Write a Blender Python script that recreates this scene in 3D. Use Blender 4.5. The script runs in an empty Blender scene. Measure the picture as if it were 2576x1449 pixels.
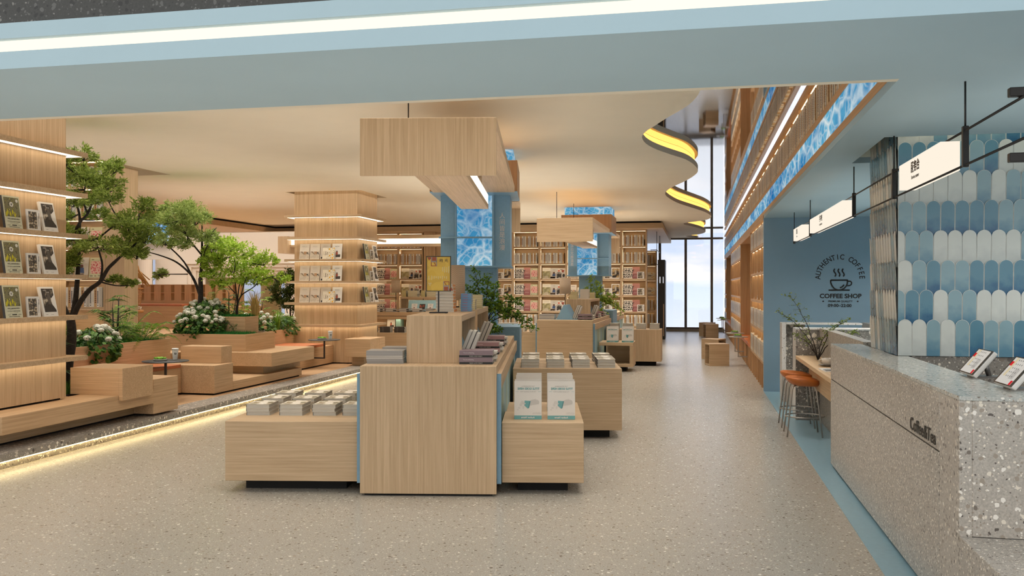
import bpy, bmesh, math, random
from mathutils import Vector, Matrix
S = bpy.context.scene
COL = S.collection
PI = math.pi
R = math.radians
# ------------------------------------------------------------------ camera
cd = bpy.data.cameras.new('camera'); cam = bpy.data.objects.new('camera', cd); COL.objects.link(cam)
cd.sensor_width = 36; cd.lens = 2231 / 2576 * 36; cd.clip_start = .05; cd.clip_end = 200
cam.location = (0, 0, 1.6); cam.rotation_euler = (PI / 2, 0, R(11.7)); S.camera = cam
# ------------------------------------------------------------------ view, light paths
S.view_settings.view_transform = 'Standard'; S.view_settings.look = 'None'
S.view_settings.gamma = 1; S.view_settings.exposure = EXPOSURE = 0.0
S.view_settings.use_curve_mapping = False
cy = S.cycles
cy.max_bounces = 5; cy.diffuse_bounces = 3; cy.glossy_bounces = 3; cy.transmission_bounces = 2; cy.transparent_max_bounces = 4
cy.caustics_reflective = False; cy.caustics_refractive = False; cy.sample_clamp_indirect = 4; cy.blur_glossy = .6
cy.use_adaptive_sampling = True; cy.adaptive_threshold = .12; cy.adaptive_min_samples = 12
# ------------------------------------------------------------------ world: pale evening sky
W = bpy.data.worlds.new('sky'); S.world = W; W.use_nodes = True
wn = W.node_tree.nodes; wl = W.node_tree.links; wn.clear()
def nd(nodes, t, **k):
    n = nodes.new(t)
    for a, b in k.items(): setattr(n, a, b)
    return n
tc = nd(wn, 'ShaderNodeTexCoord'); sx = nd(wn, 'ShaderNodeSeparateXYZ'); wl.new(tc.outputs['Generated'], sx.inputs[0])
rp = nd(wn, 'ShaderNodeValToRGB'); e = rp.color_ramp.elements
mp = nd(wn, 'ShaderNodeMapRange'); mp.inputs[1].default_value = -.25; mp.inputs[2].default_value = .35
wl.new(sx.outputs[2], mp.inputs[0]); wl.new(mp.outputs[0], rp.inputs[0])
e[0].position = 0; e[0].color = (.62, .62, .66, 1); e[1].position = 1; e[1].color = (.40, .47, .62, 1)
for p, c in ((.30, (.70, .71, .76, 1)), (.42, (.55, .61, .73, 1)), (.5, (.52, .58, .72, 1)), (.62, (.60, .63, .74, 1))):
    q = e.new(p); q.color = c
nz = nd(wn, 'ShaderNodeTexNoise'); nz.inputs['Scale'].default_value = 5; nz.inputs['Detail'].default_value = 4
mpn = nd(wn, 'ShaderNodeMapping'); mpn.inputs['Scale'].default_value = (1, 1, 4)
wl.new(tc.outputs['Generated'], mpn.inputs[0]); wl.new(mpn.outputs[0], nz.inputs['Vector'])
cr = nd(wn, 'ShaderNodeValToRGB'); cr.color_ramp.elements[0].position = .52; cr.color_ramp.elements[0].color = (0, 0, 0, 1); cr.color_ramp.elements[1].position = .72
wl.new(nz.outputs[0], cr.inputs[0])
mx = nd(wn, 'ShaderNodeMixRGB'); mx.inputs[2].default_value = (.90, .80, .78, 1)
wl.new(cr.outputs[0], mx.inputs[0]); wl.new(rp.outputs[0], mx.inputs[1])
# the street side behind the viewer is warm, the window side is cool
gy = nd(wn, 'ShaderNodeMapRange'); gy.inputs[1].default_value = -.1; gy.inputs[2].default_value = .3
wl.new(sx.outputs[1], gy.inputs[0])
m2 = nd(wn, 'ShaderNodeMixRGB'); m2.inputs[1].default_value = (.80, .80, .78, 1)
wl.new(gy.outputs[0], m2.inputs[0]); wl.new(mx.outputs[0], m2.inputs[2])
bg = nd(wn, 'ShaderNodeBackground'); bg.inputs[1].default_value = 1.6
wo = nd(wn, 'ShaderNodeOutputWorld'); wl.new(m2.outputs[0], bg.inputs[0]); wl.new(bg.outputs[0], wo.inputs[0])
# ------------------------------------------------------------------ added fill lamps: soft unseen areas below the ceilings, without fittings
def area(name, loc, sx_, sy_, power, col=(1, .86, .68), spread=115, rot=(0, 0, 0)):
    l = bpy.data.lights.new(name, 'AREA'); l.shape = 'RECTANGLE'; l.size = sx_; l.size_y = sy_
    l.energy = power; l.color = col; l.spread = R(spread)
    o = bpy.data.objects.new(name, l); o.location = loc; o.rotation_euler = rot; COL.objects.link(o); return o
WARM = (1, .96, .89)
area('hall_fill', (-2.6, 6.9, 3.40), 5.6, 2.6, 58, WARM)
area('hall_fill', (-2.9, 11.5, 3.42), 3.2, 3.5, 64, WARM, 110)
area('hall_fill', (-3.2, 18, 3.42), 4.5, 6, 150, WARM, 110)
area('hall_fill', (-3.2, 23.0, 3.42), 4.5, 3, 120, WARM, 110)
area('garden_fill', (-7.2, 8.5, 3.42), 2.2, 5, 68, WARM, 110)
area('garden_fill', (-8.2, 14.5, 3.42), 4, 6, 140, WARM, 110)
area('lounge_fill', (-13, 21, 3.24), 6, 6, 260, WARM, 130)
area('coffee_fill', (3.0, 5.6, 2.66), 2.4, 1.2, 30, (1, .95, .88), 130)
area('coffee_fill', (3.0, 11, 2.66), 2.0, 3, 105, (1, .95, .88), 150)
# added upward fill hung in mid-air without fittings, brightens ceilings and soffit
for l_, sx_, sy_, pw in (((-3.2, 8.6, 2.1), 4.5, 5, 30), ((-3.4, 14.6, 2.1), 4, 4, 34), ((-3.4, 21.2, 2.1), 4.5, 5, 46), ((-7.6, 10.2, 2.3), 3.5, 6, 26), ((-8.6, 16.2, 2.3), 4, 5, 26), ((-2.5, 4.0, .9), 7, 2.2, 26), ((3.2, 5.4, 1.9), 3, 1.6, 8), ((3.4, 10.6, 1.7), 3, 4, 16)):
    area('ceiling_fill', l_, sx_, sy_, pw, (1, .95, .87), 170, (PI, 0, 0))
area('corridor_fill', (.1, 9.0, 3.40), .8, 6, 30, (1, .95, .9), 95)  # unseen fill added over the corridor, lightens the bookcase wall
area('corridor_fill', (.3, 22.0, 3.40), .8, 18, 90, (1, .94, .86), 95)

# ------------------------------------------------------------------ helpers
MATS = {}
def lin(r, g, b):
    f = lambda c: (c / 255) / 12.92 if c / 255 <= .04045 else ((c / 255 + .055) / 1.055) ** 2.4
    return (f(r), f(g), f(b), 1)
def new_mat(name):
    m = bpy.data.materials.new(name); m.use_nodes = True
    t = m.node_tree; b = t.nodes['Principled BSDF']
    return m, t.nodes, t.links, b
def flat(name, rgb, rough=.5, metal=0, spec=.5, emit=0, noise=.04, scale=30):
    """plain finish with a faint procedural mottling"""
    if name in MATS: return MATS[name]
    m, n, l, b = new_mat(name); c = lin(*rgb)
    b.inputs['Roughness'].default_value = rough; b.inputs['Metallic'].default_value = metal
    b.inputs['Specular IOR Level'].default_value = spec
    if emit:
        b.inputs['Base Color'].default_value = c; b.inputs['Emission Color'].default_value = c; b.inputs['Emission Strength'].default_value = emit
    elif noise:
        tc = n.new('ShaderNodeTexCoord'); nz = n.new('ShaderNodeTexNoise'); nz.inputs['Scale'].default_value = scale
        l.new(tc.outputs['Object'], nz.inputs['Vector'])
        r = n.new('ShaderNodeValToRGB'); k = noise
        r.color_ramp.elements[0].color = tuple(x * (1 - k) for x in c[:3]) + (1,); r.color_ramp.elements[1].color = tuple(min(1, x * (1 + k)) for x in c[:3]) + (1,)
        r.color_ramp.elements[0].position = .3; r.color_ramp.elements[1].position = .7
        l.new(nz.outputs[0], r.inputs[0]); l.new(r.outputs[0], b.inputs['Base Color'])
    else: b.inputs['Base Color'].default_value = c
    MATS[name] = m; return m
def glow(name, rgb, strength):
    if name in MATS: return MATS[name]
    m, n, l, b = new_mat(name); n.remove(b)
    e = n.new('ShaderNodeEmission'); e.inputs[0].default_value = lin(*rgb); e.inputs[1].default_value = strength
    l.new(e.outputs[0], n['Material Output'].inputs[0]); MATS[name] = m; return m
def wood(axis, rgb=(208, 180, 146), name='oak'):
    key = name + '_grain_' + axis
    if key in MATS: return MATS[key]
    m, n, l, b = new_mat(key)
    tc = n.new('ShaderNodeTexCoord'); mp = n.new('ShaderNodeMapping')
    sc = {'x': (1.2, 60, 60), 'y': (60, 1.2, 60), 'z': (60, 60, 1.2)}[axis]; mp.inputs['Scale'].default_value = sc
    l.new(tc.outputs['Object'], mp.inputs[0])
    nz = n.new('ShaderNodeTexNoise'); nz.inputs['Scale'].default_value = 1; nz.inputs['Detail'].default_value = 5; nz.inputs['Roughness'].default_value = .7
    l.new(mp.outputs[0], nz.inputs['Vector'])
    mp2 = n.new('ShaderNodeMapping'); mp2.inputs['Scale'].default_value = tuple(v * .14 if v > 5 else .4 for v in sc); l.new(tc.outputs['Object'], mp2.inputs[0])
    n2 = n.new('ShaderNodeTexNoise'); n2.inputs['Scale'].default_value = 1; n2.inputs['Detail'].default_value = 2; l.new(mp2.outputs[0], n2.inputs['Vector'])
    r = n.new('ShaderNodeValToRGB'); c = lin(*rgb)
    r.color_ramp.elements[0].position = .3; r.color_ramp.elements[0].color = (c[0] * .74, c[1] * .70, c[2] * .64, 1)
    r.color_ramp.elements[1].position = .68; r.color_ramp.elements[1].color = (c[0] * 1.06, c[1] * 1.06, c[2] * 1.06, 1)
    l.new(nz.outputs[0], r.inputs[0])
    mm = n.new('ShaderNodeMixRGB'); mm.blend_type = 'MULTIPLY'; mm.inputs[0].default_value = .35
    r2 = n.new('ShaderNodeValToRGB'); r2.color_ramp.elements[0].position = .3; r2.color_ramp.elements[0].color = (.72, .68, .62, 1); r2.color_ramp.elements[1].position = .7
    l.new(n2.outputs[0], r2.inputs[0]); l.new(r.outputs[0], mm.inputs[1]); l.new(r2.outputs[0], mm.inputs[2])
    l.new(mm.outputs[0], b.inputs['Base Color']); b.inputs['Roughness'].default_value = .48; b.inputs['Specular IOR Level'].default_value = .3
    MATS[key] = m; return m
def terrazzo(name, base, chips, scale=38, rough=.3, dens=.42, big=None):
    """stone aggregate: irregular chips of two sizes in a mottled binder"""
    if name in MATS: return MATS[name]
    m, n, l, b = new_mat(name)
    tc = n.new('ShaderNodeTexCoord'); nzw = n.new('ShaderNodeTexNoise'); nzw.inputs['Scale'].default_value = scale * 1.3; nzw.inputs['Detail'].default_value = 1
    l.new(tc.outputs['Object'], nzw.inputs['Vector'])
    wv = n.new('ShaderNodeVectorMath'); wv.operation = 'MULTIPLY_ADD'; wv.inputs[1].default_value = (.6 / scale,) * 3
    l.new(nzw.outputs['Color'], wv.inputs[0]); l.new(tc.outputs['Object'], wv.inputs[2])
    bn = n.new('ShaderNodeTexNoise'); bn.inputs['Scale'].default_value = scale * 3; bn.inputs['Detail'].default_value = 3; l.new(tc.outputs['Object'], bn.inputs['Vector'])
    br = n.new('ShaderNodeValToRGB'); c = lin(*base)
    br.color_ramp.elements[0].position = .35; br.color_ramp.elements[0].color = tuple(x * .84 for x in c[:3]) + (1,)
    br.color_ramp.elements[1].position = .65; br.color_ramp.elements[1].color = tuple(x * 1.12 for x in c[:3]) + (1,)
    l.new(bn.outputs[0], br.inputs[0]); last = br.outputs[0]
    for sc, de in ((scale * 1.9, dens * .9), (scale, dens)) + (((big, .5),) if big else ()):
        v = n.new('ShaderNodeTexVoronoi'); v.inputs['Scale'].default_value = sc; v.inputs['Randomness'].default_value = 1; l.new(wv.outputs[0], v.inputs['Vector'])
        sp = n.new('ShaderNodeSeparateColor'); l.new(v.outputs['Color'], sp.inputs[0])
        # chip radius varies by cell: distance < r(cell)
        mu = n.new('ShaderNodeMath'); mu.operation = 'MULTIPLY'; mu.inputs[1].default_value = de; l.new(sp.outputs[0], mu.inputs[0])
        lt = n.new('ShaderNodeMath'); lt.operation = 'LESS_THAN'; l.new(v.outputs['Distance'], lt.inputs[0]); l.new(mu.outputs[0], lt.inputs[1])
        cr = n.new('ShaderNodeValToRGB'); cr.color_ramp.interpolation = 'CONSTANT'
        el = cr.color_ramp.elements
        while len(el) < len(chips): el.new(.5)
        for k, ch in enumerate(chips): el[k].position = k / len(chips); el[k].color = lin(*ch)
        l.new(sp.outputs[1], cr.inputs[0])
        mx = n.new('ShaderNodeMixRGB'); l.new(lt.outputs[0], mx.inputs[0]); l.new(last, mx.inputs[1]); l.new(cr.outputs[0], mx.inputs[2]); last = mx.outputs[0]
    l.new(last, b.inputs['Base Color']); b.inputs['Roughness'].default_value = rough
    MATS[name] = m; return m
def ocean(name, deep, mid, foam, scale, strength, stretch=(1, 1, 1)):
    """a lit screen of sea water: blue cells under a lace of foam"""
    if name in MATS: return MATS[name]
    m, n, l, b = new_mat(name); n.remove(b)
    tc = n.new('ShaderNodeTexCoord'); mp = n.new('ShaderNodeMapping'); mp.inputs['Scale'].default_value = stretch; l.new(tc.outputs['Object'], mp.inputs[0])
    nz = n.new('ShaderNodeTexNoise'); nz.inputs['Scale'].default_value = scale * .7; nz.inputs['Detail'].default_value = 4; l.new(mp.outputs[0], nz.inputs['Vector'])
    wv = n.new('ShaderNodeVectorMath'); wv.operation = 'MULTIPLY_ADD'; wv.inputs[1].default_value = (1.1 / scale,) * 3
    l.new(nz.outputs['Color'], wv.inputs[0]); l.new(mp.outputs[0], wv.inputs[2])
    f = None
    for k, w in ((1, 1.0), (2.7, .6)):
        v = n.new('ShaderNodeTexVoronoi'); v.feature = 'DISTANCE_TO_EDGE'; v.inputs['Scale'].default_value = scale * k; l.new(wv.outputs[0], v.inputs['Vector'])
        r = n.new('ShaderNodeMapRange'); r.inputs[1].default_value = .0; r.inputs[2].default_value = .13; r.inputs[3].default_value = w; r.inputs[4].default_value = 0
        l.new(v.outputs['Distance'], r.inputs[0])
        if f is None: f = r.outputs[0]
        else:
            a = n.new('ShaderNodeMath'); a.operation = 'MAXIMUM'; l.new(f, a.inputs[0]); l.new(r.outputs[0], a.inputs[1]); f = a.outputs[0]
    n3 = n.new('ShaderNodeTexNoise'); n3.inputs['Scale'].default_value = scale * .45; n3.inputs['Detail'].default_value = 6; n3.inputs['Roughness'].default_value = .65; l.new(mp.outputs[0], n3.inputs['Vector'])
    cr = n.new('ShaderNodeValToRGB'); cr.color_ramp.elements[0].position = .32; cr.color_ramp.elements[0].color = lin(*deep); cr.color_ramp.elements[1].position = .66; cr.color_ramp.elements[1].color = lin(*mid)
    l.new(n3.outputs[0], cr.inputs[0])
    fr = n.new('ShaderNodeMapRange'); fr.inputs[1].default_value = .38; fr.inputs[2].default_value = .62; fr.inputs[3].default_value = .25; fr.inputs[4].default_value = 1; l.new(n3.outputs[0], fr.inputs[0])
    mu = n.new('ShaderNodeMath'); mu.operation = 'MULTIPLY'; l.new(f, mu.inputs[0]); l.new(fr.outputs[0], mu.inputs[1])
    mx = n.new('ShaderNodeMixRGB'); l.new(mu.outputs[0], mx.inputs[0]); l.new(cr.outputs[0], mx.inputs[1]); mx.inputs[2].default_value = lin(*foam)
    e = n.new('ShaderNodeEmission'); l.new(mx.outputs[0], e.inputs[0]); e.inputs[1].default_value = strength
    l.new(e.outputs[0], n['Material Output'].inputs[0]); MATS[name] = m; return m
def leafmat(name, a, b_, trans=.25, rough=.45):
    """leaf: each leaf takes its own green"""
    if name in MATS: return MATS[name]
    m, n, l, b = new_mat(name)
    g = n.new('ShaderNodeNewGeometry'); r = n.new('ShaderNodeValToRGB'); r.color_ramp.elements[0].color = lin(*a); r.color_ramp.elements[1].color = lin(*b_)
    l.new(g.outputs['Random Per Island'], r.inputs[0]); l.new(r.outputs[0], b.inputs['Base Color']); b.inputs['Roughness'].default_value = rough; b.inputs['Specular IOR Level'].default_value = .25
    tr = n.new('ShaderNodeBsdfTranslucent'); l.new(r.outputs[0], tr.inputs[0]); ms = n.new('ShaderNodeMixShader'); ms.inputs[0].default_value = trans
    l.new(b.outputs[0], ms.inputs[1]); l.new(tr.outputs[0], ms.inputs[2]); l.new(ms.outputs[0], n['Material Output'].inputs[0])
    MATS[name] = m; return m

class MB:
    """collects boxes, tubes, lathes and prisms for ONE mesh"""
    def __init__(s, M=None): s.v = []; s.f = []; s.m = []; s.sm = []; s.M = M
    def add(s, vs, fs, mi=0, sm=False):
        o = len(s.v)
        s.v += [tuple(s.M @ Vector(p)) for p in vs] if s.M is not None else [tuple(p) for p in vs]
        for f in fs: s.f.append([i + o for i in f]); s.m.append(mi); s.sm.append(sm)
        return s
    def box(s, x0, x1, y0, y1, z0, z1, mi=0):
        return s.add([(x0, y0, z0), (x1, y0, z0), (x1, y1, z0), (x0, y1, z0), (x0, y0, z1), (x1, y0, z1), (x1, y1, z1), (x0, y1, z1)],
                     [(0, 3, 2, 1), (4, 5, 6, 7), (0, 1, 5, 4), (1, 2, 6, 5), (2, 3, 7, 6), (3, 0, 4, 7)], mi)
    def hbox(s, p, q, w, h, mi=0):
        """bar from p to q of width w and height h"""
        p = Vector(p); q = Vector(q); d = (q - p).normalized(); up = Vector((0, 0, 1)) if abs(d.z) < .95 else Vector((0, 1, 0))
        a = d.cross(up).normalized() * w / 2; b = a.cross(d).normalized() * h / 2
        vs = [p - a - b, p + a - b, p + a + b, p - a + b, q - a - b, q + a - b, q + a + b, q - a + b]
        return s.add(vs, [(0, 1, 2, 3), (7, 6, 5, 4), (0, 4, 5, 1), (1, 5, 6, 2), (2, 6, 7, 3), (3, 7, 4, 0)], mi)
    def quad(s, a, b, c, d, mi=0): return s.add([a, b, c, d], [(0, 1, 2, 3)], mi)
    def prism(s, poly, z0, z1, mi=0):
        n = len(poly); vs = [(x, y, z0) for x, y in poly] + [(x, y, z1) for x, y in poly]
        return s.add(vs, [tuple(range(n - 1, -1, -1)), tuple(range(n, 2 * n))] + [(i, (i + 1) % n, (i + 1) % n + n, i + n) for i in range(n)], mi)
    def tube(s, pts, rad, n=8, mi=0, caps=True, closed=False):
        pts = [Vector(p) for p in pts]; k = len(pts)
        if not hasattr(rad, '__len__'): rad = [rad] * k
        vs = []; ref = None
        for i, p in enumerate(pts):
            if closed: d = pts[(i + 1) % k] - pts[i - 1]
            else: d = pts[min(i + 1, k - 1)] - pts[max(i - 1, 0)]
            if d.length < 1e-9: d = Vector((0, 0, 1))
            d.normalize()
            if ref is None: ref = d.orthogonal().normalized()
            ref = (ref - d * ref.dot(d))
            if ref.length < 1e-6: ref = d.orthogonal()
            ref.normalize(); b = d.cross(ref)
            for j in range(n):
                a = 2 * PI * j / n; vs.append(p + (ref * math.cos(a) + b * math.sin(a)) * rad[i])
        fs = []
        for i in range(k if closed else k - 1):
            i2 = (i + 1) % k
            for j in range(n):
                j2 = (j + 1) % n; fs.append((i * n + j, i * n + j2, i2 * n + j2, i2 * n + j))
        if caps and not closed: fs += [tuple(range(n - 1, -1, -1)), tuple(range((k - 1) * n, k * n))]
        return s.add(vs, fs, mi, True)
    def lathe(s, prof, n=24, c=(0, 0, 0), mi=0, sm=True):
        """prof: (radius, z) from bottom to top"""
        vs = []; k = len(prof)
        for r, z in prof:
            for j in range(n):
                a = 2 * PI * j / n; vs.append((c[0] + r * math.cos(a), c[1] + r * math.sin(a), c[2] + z))
        fs = [(i * n + j, i * n + (j + 1) % n, (i + 1) * n + (j + 1) % n, (i + 1) * n + j) for i in range(k - 1) for j in range(n)]
        if prof[0][0] > 1e-4: fs.append(tuple(range(n - 1, -1, -1)))
        if prof[-1][0] > 1e-4: fs.append(tuple(range((k - 1) * n, k * n)))
        return s.add(vs, fs, mi, sm)
    def text(s, body, size, T, mi=0, bold=0, align='CENTER', sx=1):
        """lettering in the plane of T (x right, y up)"""
        vs, fs = glyphs(body, bold, align); old = s.M
        s.M = (old @ T) if old is not None else T
        s.add([(x * size * sx, y * size, 0) for x, y in vs], fs, mi); s.M = old
        return s
    def build(s, name, mats, parent=None, bevel=0, world=True, seg=1, merge=False):
        me = bpy.data.meshes.new(name); me.from_pydata(s.v, [], s.f)
        for m in (mats if isinstance(mats, (list, tuple)) else [mats]): me.materials.append(m)
        me.polygons.foreach_set('material_index', s.m); me.polygons.foreach_set('use_smooth', s.sm)
        if bevel or merge:
            bm = bmesh.new(); bm.from_mesh(me)
            if merge: bmesh.ops.remove_doubles(bm, verts=bm.verts, dist=1e-5)
            if bevel: bmesh.ops.bevel(bm, geom=[e for e in bm.edges if e.is_manifold and e.calc_face_angle(0) > .5], offset=bevel, segments=seg, profile=.5, affect='EDGES', clamp_overlap=True)
            bm.to_mesh(me); bm.free()
        me.update()
        o = bpy.data.objects.new(name, me); COL.objects.link(o)
        if parent is not None:
            o.parent = parent
            if world: o.matrix_parent_inverse = base(parent).inverted()
        return o
_gl = {}
def glyphs(body, bold=0, align='CENTER'):
    k = (body, bold, align)
    if k not in _gl:
        c = bpy.data.curves.new('lettering', 'FONT'); c.body = body; c.offset = bold; c.align_x = align; c.align_y = 'CENTER'; c.resolution_u = 3
        o = bpy.data.objects.new('lettering', c); COL.objects.link(o); bpy.context.view_layer.update()
        m = bpy.data.meshes.new_from_object(o)
        _gl[k] = ([(v.co.x, v.co.y) for v in m.vertices], [tuple(p.vertices) for p in m.polygons])
        bpy.data.objects.remove(o); bpy.data.meshes.remove(m); bpy.data.curves.remove(c)
    return _gl[k]
def base(o):
    m = Matrix.Translation(o.location) @ o.rotation_euler.to_matrix().to_4x4()
    return (base(o.parent) @ o.matrix_parent_inverse @ m) if o.parent else m
def tag(o, label, cat, group=None, kind=None):
    o['label'] = label; o['category'] = cat
    if group: o['group'] = group
    if kind: o['kind'] = kind
    return o
def thing(name, label, cat, loc=(0, 0, 0), rz=0, group=None):
    o = bpy.data.objects.new(name, None); o.empty_display_size = .1; COL.objects.link(o)
    o.location = loc; o.rotation_euler = (0, 0, rz); return tag(o, label, cat, group)
def struct(o): o['kind'] = 'structure'; return o
def dup(root, M, label=None, group=None):
    """a copy of a thing with copies of its parts and sub-parts, standing at matrix M"""
    r = root.copy(); COL.objects.link(r); l, q, sc = M.decompose(); r.location = l; r.rotation_euler = q.to_euler()
    if label: r['label'] = label
    if group: r['group'] = group
    for ch in list(root.children):
        c = ch.copy(); COL.objects.link(c); c.parent = r
        for g in list(ch.children):
            d = g.copy(); COL.objects.link(d); d.parent = c
    return r
USED = set()
def short(t):
    """keeps a label within sixteen words by dropping its little words"""
    for drop in ('the', 'of', 'from', 'on', 'at', 'in', 'row'):
        if len(t.replace(',', ' ').split()) <= 16: break
        t = ' '.join(x for x in t.split() if x.strip(',') != drop)
    return t
def place(proto, M, label, group=None):
    """first use moves the prototype itself, later uses copy it"""
    label = short(label)
    if proto.name in USED: return dup(proto, M, label, group)
    USED.add(proto.name); l, q, sc = M.decompose(); proto.location = l; proto.rotation_euler = q.to_euler(); proto['label'] = label
    if group: proto['group'] = group
    return proto
def T(x, y, z, rz=0): return Matrix.Translation((x, y, z)) @ Matrix.Rotation(rz, 4, 'Z')
UP = Matrix.Rotation(PI / 2, 4, 'X')          # lettering that faces -y
ORD = ['first', 'second', 'third', 'fourth', 'fifth', 'sixth', 'seventh', 'eighth', 'ninth', 'tenth', 'eleventh', 'twelfth', 'thirteenth', 'fourteenth', 'fifteenth', 'sixteenth', 'seventeenth', 'eighteenth', 'nineteenth', 'twentieth']
rnd = random.Random(7)
WX, WY, WZ = wood('x'), wood('y'), wood('z')
BLUE = flat('blue_paint', (126, 163, 186), .5)
BLACK = flat('black_metal', (34, 31, 29), .4, .3)
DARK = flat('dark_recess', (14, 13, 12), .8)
LED = glow('warm_light_strip', (255, 226, 176), 9)
LEDW = glow('light_panel', (255, 240, 214), 2.6)
STONE_CHIPS = [(238, 232, 222), (120, 110, 100), (205, 196, 184), (92, 84, 78), (226, 216, 200), (158, 146, 132)]
STONE = terrazzo('terrazzo_counter', (172, 165, 156), STONE_CHIPS, 62, .32, .46)
STONE_D = terrazzo('terrazzo_dark', (128, 122, 115), STONE_CHIPS, 44, .4, .42, 17)
# ================================================================== the setting
FLOOR = terrazzo('terrazzo_floor', (176, 169, 158), [(234, 228, 218), (118, 106, 96), (206, 196, 182), (160, 146, 130), (218, 208, 194), (128, 116, 104)], 36, .27, .36)
CEIL = flat('warm_ceiling_paint', (230, 219, 198), .8, noise=.015, scale=2)
CEILB = flat('pale_blue_ceiling_paint', (170, 194, 204), .7, noise=.015, scale=2)
WHITE = flat('white_plaster', (232, 228, 220), .7, noise=.02, scale=4)
def slab(name, outer, holes, z0, z1, mat):
    """flat slab with holes, from 2D outlines"""
    c = bpy.data.curves.new(name, 'CURVE'); c.dimensions = '2D'; c.fill_mode = 'BOTH'; c.extrude = (z1 - z0) / 2
    for loop in [outer] + list(holes):
        sp = c.splines.new('POLY'); sp.points.add(len(loop) - 1); sp.use_cyclic_u = True
        for p, (x, y) in zip(sp.points, loop): p.co = (x, y, 0, 1)
    o = bpy.data.objects.new(name, c); COL.objects.link(o); bpy.context.view_layer.update()
    me = bpy.data.meshes.new_from_object(o); bpy.data.objects.remove(o); bpy.data.curves.remove(c)
    me.transform(Matrix.Translation((0, 0, (z0 + z1) / 2))); me.materials.clear(); me.materials.append(mat)
    o = bpy.data.objects.new(name, me); COL.objects.link(o); return o
def rect(x0, x1, y0, y1): return [(x0, y0), (x1, y0), (x1, y1), (x0, y1)]
struct(MB().box(-24, 8, -7, 36, -.1, 0).build('floor', FLOOR))
struct(MB().box(1.03, 8, -7, 14.2, 0, .004).build('floor_blue', flat('blue_floor', (142, 176, 190), .35)))
# raised platform: terrazzo kerb with a light line under its lip, oak boards behind
pf = MB(); pf.box(-6.3, -5.95, 2, 17.4, .075, .14, 0).box(-6.3, -5.995, 2, 17.4, 0, .075, 0)
struct(pf.build('trim_platform_kerb', terrazzo('terrazzo_kerb', (150, 143, 134), STONE_CHIPS, 30, .4, .5)))
struct(MB().prism([(-24, 2), (-6.3, 2), (-6.3, 17.4), (-8.7, 17.4), (-8.7, 25), (-24, 25)], 0, .1405).build('floor_platform', wood('y', (205, 168, 130), 'oak_floor')))
tag(MB().box(-5.99, -5.97, 2.2, 17, .062, .074).build('kerb_light_strip', glow('kerb_glow', (255, 226, 160), 10)), 'warm light line tucked under the terrazzo platform kerb', 'light strip')
# wavy edge of the warm ceiling (plan, near to far), from the void beside the tall bookcase
WAVE = [(0.06, 4.95), (0.06, 8.1), (0.04, 8.5), (0.01, 8.76), (-0.06, 9.1), (-0.17, 9.43), (-0.31, 9.8), (-0.47, 10.27), (-0.585, 10.62), (-0.645, 11.0), (-0.62, 11.5), (-0.51, 11.99), (-0.33, 12.5), (-0.14, 13.0), (-0.02, 13.62), (0.035, 14.3), (-0.02, 14.87), (-0.17, 15.6), (-0.365, 16.3), (-0.52, 17.0), (-0.585, 17.65), (-0.55, 18.41), (-0.385, 19.6), (-0.09, 20.8), (0.19, 21.93), (0.355, 23.0), (0.395, 23.83), (0.28, 24.64), (0.02, 25.16), (-0.25, 25.6), (-0.345, 26.0), (-0.25, 26.6), (-0.02, 27.45), (0.21, 28.6), (0.315, 29.6), (0.27, 30.5), (0.08, 31.3), (-0.2, 31.77), (-0.34, 32.2), (-0.2, 33.0), (0.1, 33.45)]
def smooth(pts, k=3):
    out = []
    for i in range(len(pts) - 1):
        p0, p1, p2, p3 = pts[max(i - 1, 0)], pts[i], pts[i + 1], pts[min(i + 2, len(pts) - 1)]
        for j in range(k):
            t = j / k
            out.append(tuple(.5 * (2 * b + (c - a) * t + (2 * a - 5 * b + 4 * c - d) * t * t + (3 * b - a - 3 * c + d) * t ** 3) for a, b, c, d in zip(p0, p1, p2, p3)))
    return out + [tuple(pts[-1])]
WV = smooth(WAVE)
HOLE_R, HOLE_L, HOLE_S = rect(-7.75, -6.2, 15.85, 17.3), rect(-7.75, -6.2, 6.72, 8.2), rect(-11, -8.4, 10.2, 13.05)
struct(slab('ceiling', [(-24, 4.95)] + WV + [(-24, 33.45)], [HOLE_R, HOLE_L, HOLE_S], 3.45, 3.53, CEIL))
def ribbon(pts, off, z0, z1, mat, name):
    m = MB(); o = []
    for i, p in enumerate(pts):
        a, b = Vector(pts[max(i - 1, 0)]), Vector(pts[min(i + 1, len(pts) - 1)]); d = (b - a).normalized(); o.append((p[0] - d.y * off, p[1] + d.x * off))
    for i in range(len(o) - 1):
        (x, y), (u, v) = o[i], o[i + 1]; m.quad((x, y, z0), (u, v, z0), (u, v, z1), (x, y, z1))
    return m.build(name, mat)
tag(ribbon(WV, .05, 3.53, 3.618, glow('amber_cove_light', (255, 186, 92), 2.2), 'cove_light_strip'), 'amber light strip following the wavy edge of the ceiling', 'light strip')
mm, n_, l_, b_ = new_mat('ceiling_mirror'); b_.inputs['Metallic'].default_value = 1; b_.inputs['Roughness'].default_value = .03; b_.inputs['Base Color'].default_value = (.80, .80, .80, 1)
struct(MB().box(-1.6, 1.03, 4.95, 33.45, 3.62, 3.65).build('ceiling_mirror', mm))
struct(MB().box(-24, -1.6, 4.95, 33.45, 3.72, 3.75).box(-1.62, -1.58, 4.95, 33.45, 3.53, 3.75).build('ceiling_void', DARK))
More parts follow.
